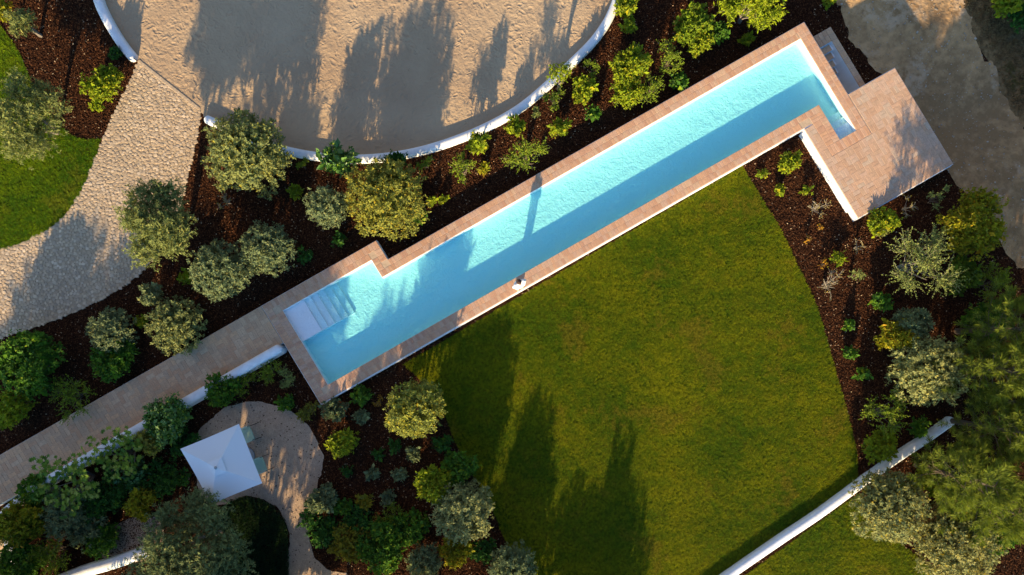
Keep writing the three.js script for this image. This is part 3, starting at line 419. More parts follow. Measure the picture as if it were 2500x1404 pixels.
function fig(px, py, rpx, h, nLeaves, label, size = 0.19) {      // a fig: bare forking branches with big lobed leaves, each a part
  const [g, R, r] = plantThing('fig_tree', label, 'tree', px, py, rpx, h), t = new Buf(), ends = [];
  for (let i = 0; i < 9; i++) { const a = (i + 0.6 * r()) / 9 * 6.283, L = R * (0.55 + 0.4 * r()), e = V3(Math.cos(a) * L, h * (0.6 + 0.3 * r()), Math.sin(a) * L); t.tube(new THREE.CatmullRomCurve3([V3(0, -0.05, 0), V3(e.x * 0.4, h * 0.3, e.z * 0.4), e]).getPoints(6), 0.035, 0.012, BARK[1], 5); ends.push(e, V3(e.x * 0.6, h * 0.62, e.z * 0.6)); }
  mesh('trunk', t.geo(), M.bark, g);
  for (let i = 0; i < nLeaves; i++) { const e = ends[Math.floor(r() * ends.length)], a = r() * 6.283, q = 0.1 + 0.32 * r(), m = mesh('leaf', figLeaf, figMats[Math.floor(r() * 4)], g); m.position.set(e.x + Math.cos(a) * q, e.y + 0.25 * (r() - 0.35), e.z + Math.sin(a) * q); m.rotation.set((r() - 0.3) * 0.9, Math.PI / 2 - a, (r() - 0.5) * 0.7, 'YXZ'); m.scale.setScalar(size * (0.8 + 0.5 * r()) * 1.5); }
  return g;
}
const TUFT = 'low dark tufts beside the pool notch';
// bed between the curved wall and the pool
shrub('grey', 600, 372, 95, 3.4, 'large domed grey-green shrub covering the cut end of the curved wall');
shrub('gold', 682, 392, 22, 1.0, 'small yellow-green bush pressed against the large dome at the wall');
shrub('green', 826, 398, 44, 2.2, 'glossy broad-leaved sapling hanging over the curved white wall', { L: 0.16, W: 0.075, dens: 16, lobes: 6, gloss: true });
shrub('grey', 942, 482, 97, 2.7, 'broad gold-lit domed shrub growing beside the notch in the coping', { cols: [[0.22, 0.2, 0.05], [0.15, 0.16, 0.05], [0.3, 0.22, 0.04]] });
shrub('sage', 797, 504, 50, 2.1, 'medium grey ball shrub standing between two larger domes');
shrub('sage', 652, 606, 62, 2.3, 'bluish grey rounded shrub in deep shade uphill of the path');
shrub('sage', 540, 660, 72, 2.6, 'tall grey-green shrub with one sunlit flank by the feathery olive');
shrub('dark', 830, 588, 21, 0.5, 'low dark green tuft in the mulch by the pool notch', { group: TUFT });
shrub('dark', 748, 622, 22, 0.5, 'low dark green tuft in the mulch by the pool notch', { group: TUFT });
shrub('olive', 398, 545, 112, 3.9, 'feathery olive tree spreading over the edge of the cobbled drive');
shrub('sage', 430, 795, 68, 1.6, 'round shrub with a bright sunlit cap close to the paved path', { cols: [[0.2, 0.2, 0.09], [0.13, 0.155, 0.08], [0.26, 0.23, 0.09]] });
shrub('sage', 372, 722, 32, 1.2, 'thin upright grey sapling at the rim of the cobbled drive', { lobes: 5, mode: 'lobes', size: 0.4, loose: 0.5 });
shrub('sage', 273, 808, 54, 1.4, 'silvery shrub growing between cobbled drive and a dark green bush');
shrub('green', 280, 880, 58, 1.2, 'dark green leafy bush hugging the silvery shrub near the path');
shrub('green', 80, 890, 85, 2.0, 'wide tangled green shrub below the shaded cobbles');
shrub('airy', 175, 968, 62, 1.2, 'loose green shrub leaning over the sunlit end of the path');
shrub('lime', 30, 1005, 50, 1.4, 'lime-green shrub glowing in sun near the outer end of the path');
shrub('lime', 345, 788, 16, 0.4, 'small lime-green seedling between the silvery shrub and the sunlit-capped one');
shrub('lime', 455, 676, 20, 0.6, 'little yellow-green plant squeezed between olive and grey shrub');
shrub('lime', 722, 470, 18, 0.6, 'small lime-green seedling between the large dome and the grey ball');
shrub('airy', 738, 402, 18, 0.7, 'wispy young plant in shade under the curved wall');
shrub('twig', 552, 492, 30, 0.8, 'yellowing sparse shrub in shade behind the olive tree', { cols: [[0.2, 0.16, 0.03], [0.12, 0.12, 0.03], [0.3, 0.16, 0.02]] });
shrub('airy', 1040, 402, 24, 0.9, 'thin upright shrub beside the gold-lit dome and curved wall');
shrub('dark', 968, 396, 30, 1.1, 'dark glossy bush wedged between gold-lit dome and white wall');
shrub('airy', 1130, 408, 44, 2.0, 'bright spiky shrub with a small yellow neighbour below the wall');
shrub('gold', 1182, 415, 16, 0.6, 'small yellow bush beside a spiky green shrub in mulch');
shrub('lime', 1170, 352, 28, 1.8, 'yellow-green sapling close under the curved white wall');
shrub('airy', 1282, 378, 62, 2.4, 'large star-shaped feathery shrub touching the pool coping', { sprigs: 170, boughs: 5 });
shrub('lime', 1262, 312, 26, 0.9, 'lime bush just uphill of the large star-shaped shrub');
shrub('lime', 1366, 316, 28, 0.9, 'compact sunlit yellow-green bush alone in mulch above the coping');
shrub('green', 1450, 277, 21, 0.7, 'small dark green bush with bright tips alone in mulch');
shrub('pale', 1312, 277, 15, 0.5, 'tiny grey-green tuft near the outer face of the curved wall');
shrub('airy', 1354, 242, 34, 1.0, 'shaded feathery shrub at the foot of the wall-leaning tree');
shrub('lime', 1369, 186, 37, 2.3, 'slender bright tree leaning over the curved white wall', { tree: true, lobes: 6, L: 0.06, W: 0.03 });
shrub('lime', 1428, 222, 32, 1.0, 'low bright bush between the wall-leaning tree and the lime thicket');
shrub('airy', 1450, 168, 27, 1.0, 'wispy olive-green shrub outside the curved wall');
shrub('lime', 1545, 160, 52, 1.9, 'lime thicket with upright yellow shoots uphill of the pool');
shrub('airy', 1635, 142, 48, 1.7, 'feathery shrub of fine shoots behind the lime thicket');
shrub('lime', 1532, 222, 42, 1.2, 'dense low lime mound in front of the lime thicket', { mode: 'dome' });
shrub('airy', 1592, 215, 42, 1.4, 'fan-shaped feathery shrub arching towards the pool coping');
shrub('green', 1658, 200, 24, 0.8, 'sparse green shrub in shade next to the pool coping');
shrub('lime', 1535, 65, 20, 0.9, 'slim yellow-green sapling on open mulch near the curved wall');
shrub('lime', 1530, 14, 30, 1.2, 'leafy bush growing against the outside of the curved wall');
shrub('green', 1700, 62, 48, 1.7, 'glossy green shrub beside the bright ferny tree', { cols: [[0.15, 0.19, 0.015], [0.09, 0.14, 0.012], [0.24, 0.22, 0.02]] });
shrub('lime', 1712, 105, 30, 1.2, 'golden-leaved shrub on the pool side of the glossy shrub');
shrub('green', 1762, 80, 26, 0.9, 'small green bush between the ferny tree and golden shrub');
shrub('fern', 1835, 10, 85, 2.6, 'bright yellow-green ferny tree standing uphill of the deep end', { tree: true });
shrub('lime', 1826, 95, 17, 0.6, 'lone small yellow sprig in dark mulch by the deep end');
shrub('lime', 1085, 488, 12, 0.35, 'tiny lime seedling in open mulch by the gold-lit dome, nearer the coping');
shrub('lime', 1055, 488, 10, 0.35, 'tiniest lime seedling right beside the gold-lit dome');
shrub('green', 1024, 530, 18, 0.5, 'low leafy plant at the foot of the gold-lit dome');
shrub('lime', 2025, 8, 10, 0.4, 'lone lime sprig in mulch near the edge of the dirt track');
// around the west lawn
shrub('lime', 257, 208, 49, 1.2, 'dense bright green bush at the corner of mulch and cobbles', { dens: 44 });
shrub('dark', 280, 130, 16, 0.5, 'low dark plant in the shade of the short curved wall');
shrub('lime', 236, 262, 15, 0.4, 'small lime seedling beside the dense bush at the cobbles');
shrub('olive', 58, 60, 40, 1.8, 'small sage-coloured olive where mulch meets the west lawn', { lobes: 7 });
shrub('gold', 12, 32, 28, 1.6, 'yellow-green bush beside the small sage olive');
shrub('olive', 75, 290, 118, 3.0, 'see-through olive tree spreading over the west lawn', { loose: 0.9, dens: 26 });
// below the path
shrub('green', 545, 955, 46, 1.2, 'green shrub leaning against the path wall near its pool end');
shrub('airy', 658, 902, 40, 0.9, 'dim grey-green plant in the corner of path wall and pool');
shrub('pale', 706, 925, 32, 0.8, 'soft rounded grey plant under the shallow-end coping');
shrub('green', 697, 985, 23, 0.6, 'fresh green seedling at the upper rim of the gravel terrace');
shrub('green', 412, 1028, 66, 1.7, 'deep green glossy bush pushing over the path wall', { gloss: true, L: 0.12, W: 0.055 });
shrub('gold', 366, 1080, 34, 1.5, 'pale yellow-leaved shrub below the deep green glossy bush', { cols: [[0.26, 0.24, 0.06], [0.18, 0.18, 0.06], [0.3, 0.26, 0.08]] });
fig(286, 1112, 66, 2.4, 210, 'fig tree with big lobed leaves spilling over the path wall');
fig(172, 1178, 80, 2.8, 260, 'larger sunlit fig tree near the outer end of the path wall');
shrub('gold', 45, 1275, 62, 2.2, 'golden sunlit shrub growing over the low corner wall', { dens: 40 });
shrub('sage', 175, 1258, 82, 1.6, 'dark silvery shrub in shade between fig trees and bench wall', { mode: 'lobes', lobes: 9, size: 0.36, loose: 0.5, dens: 34 });
shrub('airy', 130, 1352, 72, 1.6, 'feathery dark green shrub behind the curved bench wall');
shrub('gold', 342, 1228, 44, 1.3, 'yellow-green shrub in shade between bench wall and parasol');
shrub('dark', 400, 1175, 60, 1.0, 'dark green thicket under the edge of the parasol');
shrub('dark', 280, 1200, 60, 1.1, 'dark thicket in the shade below the fig trees');
shrub('olive', 478, 1342, 178, 4.7, 'huge grey-leaved olive tree overhanging the parasol', { lobes: 24, size: 0.24, cols: [[0.15, 0.17, 0.085], [0.09, 0.115, 0.06], [0.24, 0.22, 0.1]], dens: 36 });
shrub('dark', 232, 1232, 58, 1.2, 'dark green thicket between the silvery shrub and the gravel patch');
shrub('dark', 330, 1165, 50, 1.1, 'dark glossy thicket downhill of the fig tree with spilling leaves', { gloss: true });
shrub('green', 95, 1205, 48, 1.2, 'green shrub filling the corner under the larger fig tree');
shrub('green', 60, 1375, 62, 1.5, 'broad green shrub beside the low corner wall');
shrub('dark', 450, 1085, 40, 0.9, 'dark low plants along the rim of the gravel by the parasol');
shrub('airy', 600, 930, 40, 0.8, 'thin green plants along the foot of the path wall');
shrub('green', 250, 1318, 44, 1.0, 'green shrub hanging over the gravel patch by the bench');
// bed between gravel terrace and lawn
shrub('dark', 880, 1275, 46, 0.8, 'dark green cover plant above the olive-gold shrub');
shrub('green', 1000, 1292, 50, 1.0, 'shaded green shrub between the wide bush and the silvery ball');
shrub('dark', 762, 1262, 30, 0.7, 'dark plant spilling onto the narrow gravel path');
shrub('airy', 955, 1262, 40, 0.8, 'thin dim shrub above the wide bright green bush');
shrub('dark', 1180, 1345, 40, 0.8, 'dark cover plant between the yellow-green bush and lawn edge');
shrub('airy', 750, 1005, 36, 0.8, 'olive-yellow cushion plant at the pool corner above the gravel', { cols: [[0.16, 0.15, 0.03], [0.1, 0.11, 0.03], [0.2, 0.16, 0.03]] });
shrub('sage', 815, 1005, 34, 0.7, 'low grey shrub with reddish tips under the pool corner', { cols: [[0.12, 0.15, 0.09], [0.09, 0.12, 0.07], [0.3, 0.08, 0.04]], mode: 'lobes', lobes: 6, size: 0.4, loose: 0.4 });
shrub('green', 884, 968, 27, 0.9, 'fresh green sapling below the pool coping by the gold ball shrub');
shrub('sage', 885, 1018, 20, 0.6, 'thin grey plant between reddish shrub and gold ball shrub', { mode: 'lobes', lobes: 4, size: 0.42, loose: 0.4 });
shrub('rust', 925, 985, 20, 0.5, 'withered rusty plant beside the gold ball shrub');
shrub('grey', 1014, 1002, 70, 2.6, 'gold-lit ball shrub at the corner of lawn and pool', { cols: [[0.24, 0.23, 0.06], [0.15, 0.17, 0.06], [0.32, 0.26, 0.05]] });
shrub('lime', 838, 1085, 40, 1.2, 'upright lime shrub at the edge of the gravel terrace');
for (const [x, y, q, l] of [[965, 1092, 18, 'low dark tuft below the gold-lit ball shrub'], [924, 1110, 17, 'low dark tuft between the lime shrub and the blue-grey tufts'], [848, 1152, 15, 'low dark tuft beside the gravel, below the upright lime shrub']]) shrub('dark', x, y, q, 0.45, l, { group: 'dark tufts in the shaded bed' });
for (const [x, y, q] of [[1010, 1110, 19], [975, 1160, 20], [945, 1216, 20], [912, 1158, 18]]) shrub('sage', x, y, q, 0.5, 'small blue-grey tuft in the shaded bed between gravel and lawn', { group: 'blue-grey tufts in the shaded bed', mode: 'lobes', lobes: 4, size: 0.42, loose: 0.5 });
shrub('dark', 1082, 1085, 27, 1.2, 'dark leafy plant at the lawn edge below the gold ball shrub');
shrub('gold', 890, 1226, 22, 0.7, 'small orange-tinged bush deep in the shaded bed', { cols: [[0.22, 0.17, 0.02], [0.14, 0.13, 0.02], [0.34, 0.16, 0.02]] });
shrub('sage', 790, 1226, 38, 1.0, 'grey-green shrub overhanging the bend of the gravel terrace', { mode: 'lobes', lobes: 7, size: 0.38, loose: 0.5 });
shrub('green', 842, 1240, 26, 0.7, 'dull green plant beside the shrub at the gravel bend');
shrub('lime', 1058, 1182, 48, 2.0, 'two-headed lime bush touching the silvery ball by the lawn');
shrub('green', 1122, 1142, 42, 1.8, 'dark green shrub at the shaded edge of the lawn');
shrub('grey', 1132, 1250, 74, 2.5, 'big silvery ball shrub on the shaded edge of the lawn', { cols: [[0.24, 0.23, 0.12], [0.15, 0.17, 0.1], [0.3, 0.27, 0.14]] });
shrub('gold', 1112, 1342, 46, 1.0, 'yellow-green bush downhill of the big silvery ball');
shrub('green', 935, 1335, 70, 1.4, 'wide bright green bush at the foot of the shaded bed');
shrub('gold', 852, 1322, 56, 1.2, 'olive-gold shrub between gravel and the wide green bush', { cols: [[0.18, 0.15, 0.02], [0.11, 0.11, 0.02], [0.24, 0.17, 0.02]] });
shrub('dark', 792, 1302, 46, 0.9, 'dark green shrub lining the narrow gravel path');
shrub('sage', 1036, 1372, 44, 1.2, 'rounded grey shrub below the yellow-green bush');
shrub('sage', 1252, 1388, 58, 2.3, 'blue-grey ball shrub on the lawn edge downhill of the silvery ball');
// bed by the deck
shrub('lime', 1930, 398, 30, 0.7, 'spreading lime plant in mulch between lawn and deck wall');
for (const [x, y, q, l] of [[1904, 461, 14, 'round lime seedling downhill of the spreading lime plant'], [1862, 425, 11, 'tiny lime seedling at the corner of lawn and coping'], [1972, 467, 9, 'tiny green sprout between the dry straw bush and spreading lime plant'], [2048, 630, 17, 'yellow-green seedling beside the bare twisted shrub'], [2073, 795, 14, 'small green seedling in the mulch strip, first below the cushion plant'], [2075, 865, 19, 'bushy green seedling in the mulch strip beside the yellow-leaved sapling'], [2110, 912, 16, 'low green seedling in mulch near the fine-leaved dull shrub']]) shrub(x > 2060 ? 'green' : 'lime', x, y, q, 0.45, l, { group: 'seedlings beside the lawn' });
shrub('twig', 1996, 505, 36, 0.9, 'dry straw-coloured bush in mulch below the deck wall');
for (const [x, y, q, l] of [[2004, 557, 11, 'small orange tuft just below the dry straw-coloured bush'], [1973, 585, 13, 'orange and green withered tuft closest to the lawn edge'], [2012, 645, 17, 'straw-orange tuft beside the bare twisted shrub']]) shrub('rust', x, y, q, 0.4, l, { group: 'withered orange tufts' });
shrub('twig', 2028, 692, 42, 1.2, 'bare twisted shrub with pale stems in the mulch strip');
shrub('pale', 2092, 672, 30, 1.1, 'sparse sapling lying over beside the bare twisted shrub', { sprigs: 60 });
shrub('twig', 2102, 600, 28, 0.9, 'sparse yellowish shrub uphill of the leaning sapling');
shrub('lime', 2155, 542, 38, 1.0, 'bright three-cornered sapling below the corner of the deck');
shrub('pale', 2150, 572, 18, 0.6, 'tiny pale sapling beside the three-cornered one');
shrub('twig', 2222, 505, 32, 0.9, 'brownish sparse shrub along the lower edge of the deck', { cols: [[0.16, 0.14, 0.04], [0.12, 0.11, 0.03], [0.2, 0.15, 0.04]] });
shrub('pale', 2290, 482, 34, 1.1, 'greyish slanting sapling at the outer corner of the deck', { sprigs: 70 });
shrub('gold', 2375, 546, 90, 2.4, 'large golden-green shrub beside the dirt track', { lobes: 13, size: 0.32 });
shrub('pale', 2245, 642, 98, 2.7, 'pale feathery tree between the deck and the dark pines', { tree: true, sprigs: 190 });
shrub('green', 2352, 672, 44, 1.5, 'green leafy shrub behind the pale feathery tree', { cols: [[0.1, 0.15, 0.02], [0.06, 0.1, 0.015], [0.2, 0.19, 0.03]] });
shrub('green', 2150, 738, 27, 0.8, 'dark green cushion plant in the mulch strip by the pines');
shrub('gold', 2190, 822, 46, 1.9, 'yellow-leaved sapling with forked grey stem beside a silver shrub', { lobes: 5 });
shrub('grey', 2268, 905, 86, 2.9, 'tall silver-leaved shrub at the edge of the pine trees', { cols: [[0.25, 0.24, 0.12], [0.16, 0.18, 0.1], [0.3, 0.26, 0.1]] });
shrub('sage', 2228, 790, 38, 2.0, 'blue-grey shrub top rising behind the yellow-leaved sapling');
shrub('airy', 2160, 1008, 64, 1.9, 'fine-leaved dull green shrub uphill of the straight white wall', { sprigs: 150 });
shrub('lime', 2150, 1095, 46, 1.3, 'bright green bush hanging over the straight white wall');
shrub('green', 2242, 1045, 26, 0.8, 'small green plant on the shaded side of the straight wall');
shrub('grey', 2172, 1238, 88, 2.6, 'grey ball shrub pressed against the straight white wall', { cols: [[0.23, 0.21, 0.1], [0.14, 0.16, 0.09], [0.3, 0.23, 0.08]] });
shrub('grey', 2335, 1325, 100, 2.5, 'largest grey ball shrub on the strip of lawn under the pines', { cols: [[0.26, 0.23, 0.11], [0.16, 0.17, 0.09], [0.32, 0.24, 0.08]] });
shrub('lime', 2280, 1172, 42, 1.2, 'leafy green bush between the white wall and the pines');
shrub('green', 2430, 1290, 70, 1.6, 'green undergrowth shrub beneath the lower pines');
pine(2440, 905, 88, 6.2, 'yellow-green pine with soft long needles beside the tall silver shrub');
pine(2345, 1165, 82, 5.2, 'pine overhanging the end of the straight white wall');
pine(2442, 1240, 95, 5.6, 'broad pine shading the largest grey ball shrub');
pine(2470, 1050, 85, 6.6, 'dark pine standing in the middle of the pine group');
shrub('green', 2410, 790, 55, 1.5, 'broad green shrub in the shade uphill of the yellow-green pine');
pine(2520, 800, 90, 7.5, 'tall pine half outside the garden by the dirt track');
shrub('airy', 2430, 690, 60, 1.6, 'dark wispy shrub between the pines and the dirt track');
shrub('lime', 2460, 12, 36, 1.4, 'sunlit yellow-green bush on rough ground beyond the track');
shrub('dark', 2500, 40, 40, 1.2, 'dark bush on rough ground beyond the track');
// trees and shrubs past the lower edge of the garden, whose shade falls into it
const TALL = 'garden trees whose shade falls across the path';
for (const [x, y, q, h] of [[-170, 1510, 95, 4.4], [-55, 1560, 100, 5.2], [65, 1535, 85, 4.5], [185, 1575, 100, 4.7], [335, 1570, 105, 5.0], [535, 1580, 122, 5.8], [795, 1590, 88, 4.4]]) shrub('sage', x, y, q, h, 'tall rounded evergreen in the row below the garden', { group: TALL, name: 'evergreen_tree', cat: 'tree', L: 0.17, W: 0.09, dens: 26 });
for (const [x, y, q, h] of [[600, 1490, 45, 1.3], [680, 1500, 50, 1.35], [760, 1490, 45, 1.3]]) shrub('green', x, y, q, h, 'low green hedge shrub below the gravel path', { group: 'hedge below the gravel path' });
for (const [x, y, q, h] of [[1368, 1545, 55, 2.0], [1452, 1570, 42, 2.7], [1435, 1670, 112, 2.5], [1040, 1530, 95, 3.9], [1230, 1560, 90, 2.4]]) shrub('grey', x, y, q, h, 'rounded shrub lining the lower edge of the large lawn', { group: 'shrubs below the large lawn', dens: 34 });
for (const [x, y, q, h] of [[2640, 1250, 120, 7.5], [2640, 1000, 130, 8.5]]) pine(x, y, q, h, 'tall pine in the grove outside the garden', { group: 'pines outside the garden' });
console.log('plants');

// ---------- grass, mulch, stones ----------
function scatter(name, label, geo, mat, poly, count, seed, put, holes = []) {
  const r = rng(seed), b = bounds(poly), dummy = new THREE.Object3D(), list = [];
  for (let i = 0, guard = 0; i < count && guard < count * 6; guard++) { const p = [lerp(b[0], b[2], r()), lerp(b[1], b[3], r())]; if (!inside(p, poly) || holes.some((h) => inside(p, h))) continue; list.push(p); i++; }
  const im = new THREE.InstancedMesh(geo, mat, list.length); im.name = numbered(name); im.castShadow = im.receiveShadow = true;
  list.forEach((p, i) => { dummy.position.set(p[0], 0, p[1]); dummy.rotation.set(0, r() * 6.283, 0); dummy.scale.setScalar(1); const c = put(dummy, p, r); dummy.updateMatrix(); im.setMatrixAt(i, dummy.matrix); im.setColorAt(i, c); });
  tag(im, label, null, null, 'stuff'); scene.add(im); return im;
}
{
  const tuft = (() => { const r = rng(5), pos = [], idx = []; for (let k = 0; k < 9; k++) { const a = r() * 6.28, ox = (r() - 0.5) * 0.06, oz = (r() - 0.5) * 0.06, w = 0.005, L = 0.03 + 0.03 * r(), lx = Math.cos(a) * L * 0.8, lz = Math.sin(a) * L * 0.8, sx = -Math.sin(a) * w, sz = Math.cos(a) * w, o = pos.length / 3; pos.push(ox - sx, 0, oz - sz, ox + sx, 0, oz + sz, ox + lx, L, oz + lz); idx.push(o, o + 1, o + 2); } const g = new THREE.BufferGeometry(); g.setAttribute('position', new THREE.Float32BufferAttribute(pos, 3)); g.setIndex(idx); return g; })();
  const gm = new THREE.MeshPhysicalMaterial({ color: rgb(1, 1, 1), roughness: 1, specularIntensity: 0.25, transmission: 0.35, thickness: 0, side: THREE.DoubleSide });
  const grass = (d, p, r) => { const n = perlin.noise(p[0] * 0.35, p[1] * 0.35, 2), m = perlin.noise(p[0] * 2.2, p[1] * 2.2, 5) + 0.9 * perlin.noise(p[0] * 6.5, p[1] * 6.5, 15), q = perlin.noise(p[0] * 0.55 + 9, p[1] * 0.55, 8), dry = smooth(0.28, 0.6, q + 0.35 * m); d.position.y = 0.018; d.scale.set(1.2, 0.75 + 0.5 * r() + 0.3 * m, 1.2); const k = 0.55 + 0.9 * r(), c = mixc(mixc([0.095, 0.162, 0.002], [0.285, 0.285, 0.003], clamp(0.5 + 0.7 * n + 0.5 * m + 0.3 * (r() - 0.5), 0, 1)), [0.3, 0.2, 0.02], 0.4 * dry); return rgb(c[0] * k, c[1] * k, c[2] * k); };
  scatter('lawn_grass', 'short mown grass of the large lawn', tuft, gm, lawnMain, 150000, 61, grass);
  scatter('lawn_grass', 'rich green grass beside the cobbled drive', tuft, gm, lawnWest, 42000, 62, (d, p, r) => { const c = grass(d, p, r); d.scale.y *= 1.3; return c.multiply(rgb(0.9, 1.2, 1)); });
  scatter('lawn_grass', 'grass on the strip beyond the straight white wall', tuft, gm, lawnEast, 36000, 63, grass);
  const blade = new THREE.BufferGeometry(); blade.setAttribute('position', new THREE.Float32BufferAttribute([-0.02, 0, 0, 0.02, 0, 0, 0.1, 0.22, 0.02, -0.02, 0, 0.03, 0.02, 0, 0.03, -0.09, 0.2, 0.09, 0, 0, -0.02, 0, 0, 0.03, 0.02, 0.24, -0.11], 3)); blade.setIndex([0, 1, 2, 3, 4, 5, 6, 7, 8]);
  scatter('ground_cover', 'dark strappy ground cover on the island between gravel and olive', blade, gm, rounded(plan([[540, 1240], [600, 1214], [660, 1230], [697, 1272], [704, 1340], [690, 1440], [560, 1450], [520, 1300]]), 4), 5200, 64, (d, p, r) => { d.scale.setScalar(0.8 + 0.6 * r()); const k = 0.7 + 0.6 * r(); return rgb(0.035 * k, 0.075 * k, 0.015 * k); });
  const chip = (() => { const g = new THREE.BoxGeometry(0.055, 0.012, 0.022); const p = g.attributes.position, r = rng(8); const seen = {}; for (let i = 0; i < p.count; i++) { const key = [p.getX(i), p.getY(i), p.getZ(i)].map((x) => Math.sign(x)).join(); const o = seen[key] ??= [r(), r(), r()].map((x) => (x - 0.5) * 0.014); p.setXYZ(i, p.getX(i) + o[0], p.getY(i) + o[1] * 0.4, p.getZ(i) + o[2]); } g.deleteAttribute('normal'); g.deleteAttribute('uv'); return g; })();
  const cm = new THREE.MeshPhysicalMaterial({ color: rgb(1, 1, 1), specularIntensity: 0.2, roughness: 0.95 });
  const bark = (d, p, r) => { d.position.y = terrain(...p) + 0.006 + 0.025 * r(); d.rotation.set((r() - 0.5) * 1.1, r() * 6.28, (r() - 0.5) * 1.1); d.scale.set(0.4 + 0.8 * r(), 1, 0.5 + 0.8 * r()); const t = r(), k = 0.6 + 0.8 * r(), c = t < 0.018 ? [0.42, 0.29, 0.17] : mixc([0.03, 0.011, 0.005], [0.17, 0.065, 0.024], r() * r()); return rgb(c[0] * k, c[1] * k, c[2] * k); };
  const off = [outerPoly, pitPoly, quad(17.9, 19.28, -5.47, -2.4), quad(-25, -8.1, -7.03, -4.8), courtPoly, drivePoly, lawnWest, lawnMain, lawnEast, terracePoly, trackPoly, roughPoly, westGround];
  scatter('bark_mulch', 'reddish brown bark mulch spread over all planting beds', chip, cm, plan([[-30, -30], [2530, -30], [2530, 1430], [-30, 1430]]), 260000, 65, bark, off);
  const pebble = stoneGeo(44, 0.04, 0.03, 0.035), pm = new THREE.MeshPhysicalMaterial({ color: rgb(1, 1, 1), specularIntensity: 0.3, roughness: 1 });
  scatter('loose_stones', 'loose pale stones scattered along the dirt track', pebble, pm, trackPoly, 1500, 66, (d, p, r) => { d.position.y = terrain(...p) + 0.028; d.scale.setScalar(0.4 + 1.3 * r() * r() * r()); const k = 0.26 + 0.2 * r(); return rgb(k, k * 0.82, k * 0.6); });
  scatter('bark_litter', 'brown bark and litter strewn over the dirt track', chip, cm, trackPoly, 4500, 68, (d, p, r) => { bark(d, p, r); d.position.y += 0.02; const k = 0.5 + 0.8 * r(); d.scale.multiplyScalar(perlin.noise(p[0] * 0.7, p[1] * 0.7, 31) + 0.5 * r() > 0.2 ? 0.6 : 0.3); return rgb(0.26 * k, 0.165 * k, 0.08 * k); });
  scatter('dry_grass', 'dry brownish grass on the rough ground beyond the track', blade, gm, plan([[2380, -40], [2440, 60], [2475, 150], [2505, 235], [2560, 320], [2640, 380], [2640, -40]]), 2600, 69, (d, p, r) => { d.position.y = terrain(...p); d.scale.setScalar(0.45 + 0.6 * r()); const k = 0.5 + 0.7 * r(), c = mixc([0.32, 0.2, 0.08], [0.2, 0.16, 0.04], smooth(0, 0.5, perlin.noise(p[0], p[1], 3))); return rgb(c[0] * k, c[1] * k, c[2] * k); });
  scatter('fallen_leaves', 'small dark dead leaves scattered over the gravel terrace', chip, cm, terracePoly, 420, 67, (d, p, r) => { d.position.y = 0.03; d.scale.setScalar(0.5 + 0.7 * r()); return rgb(0.04, 0.025, 0.015); });
}
console.log('scatter');

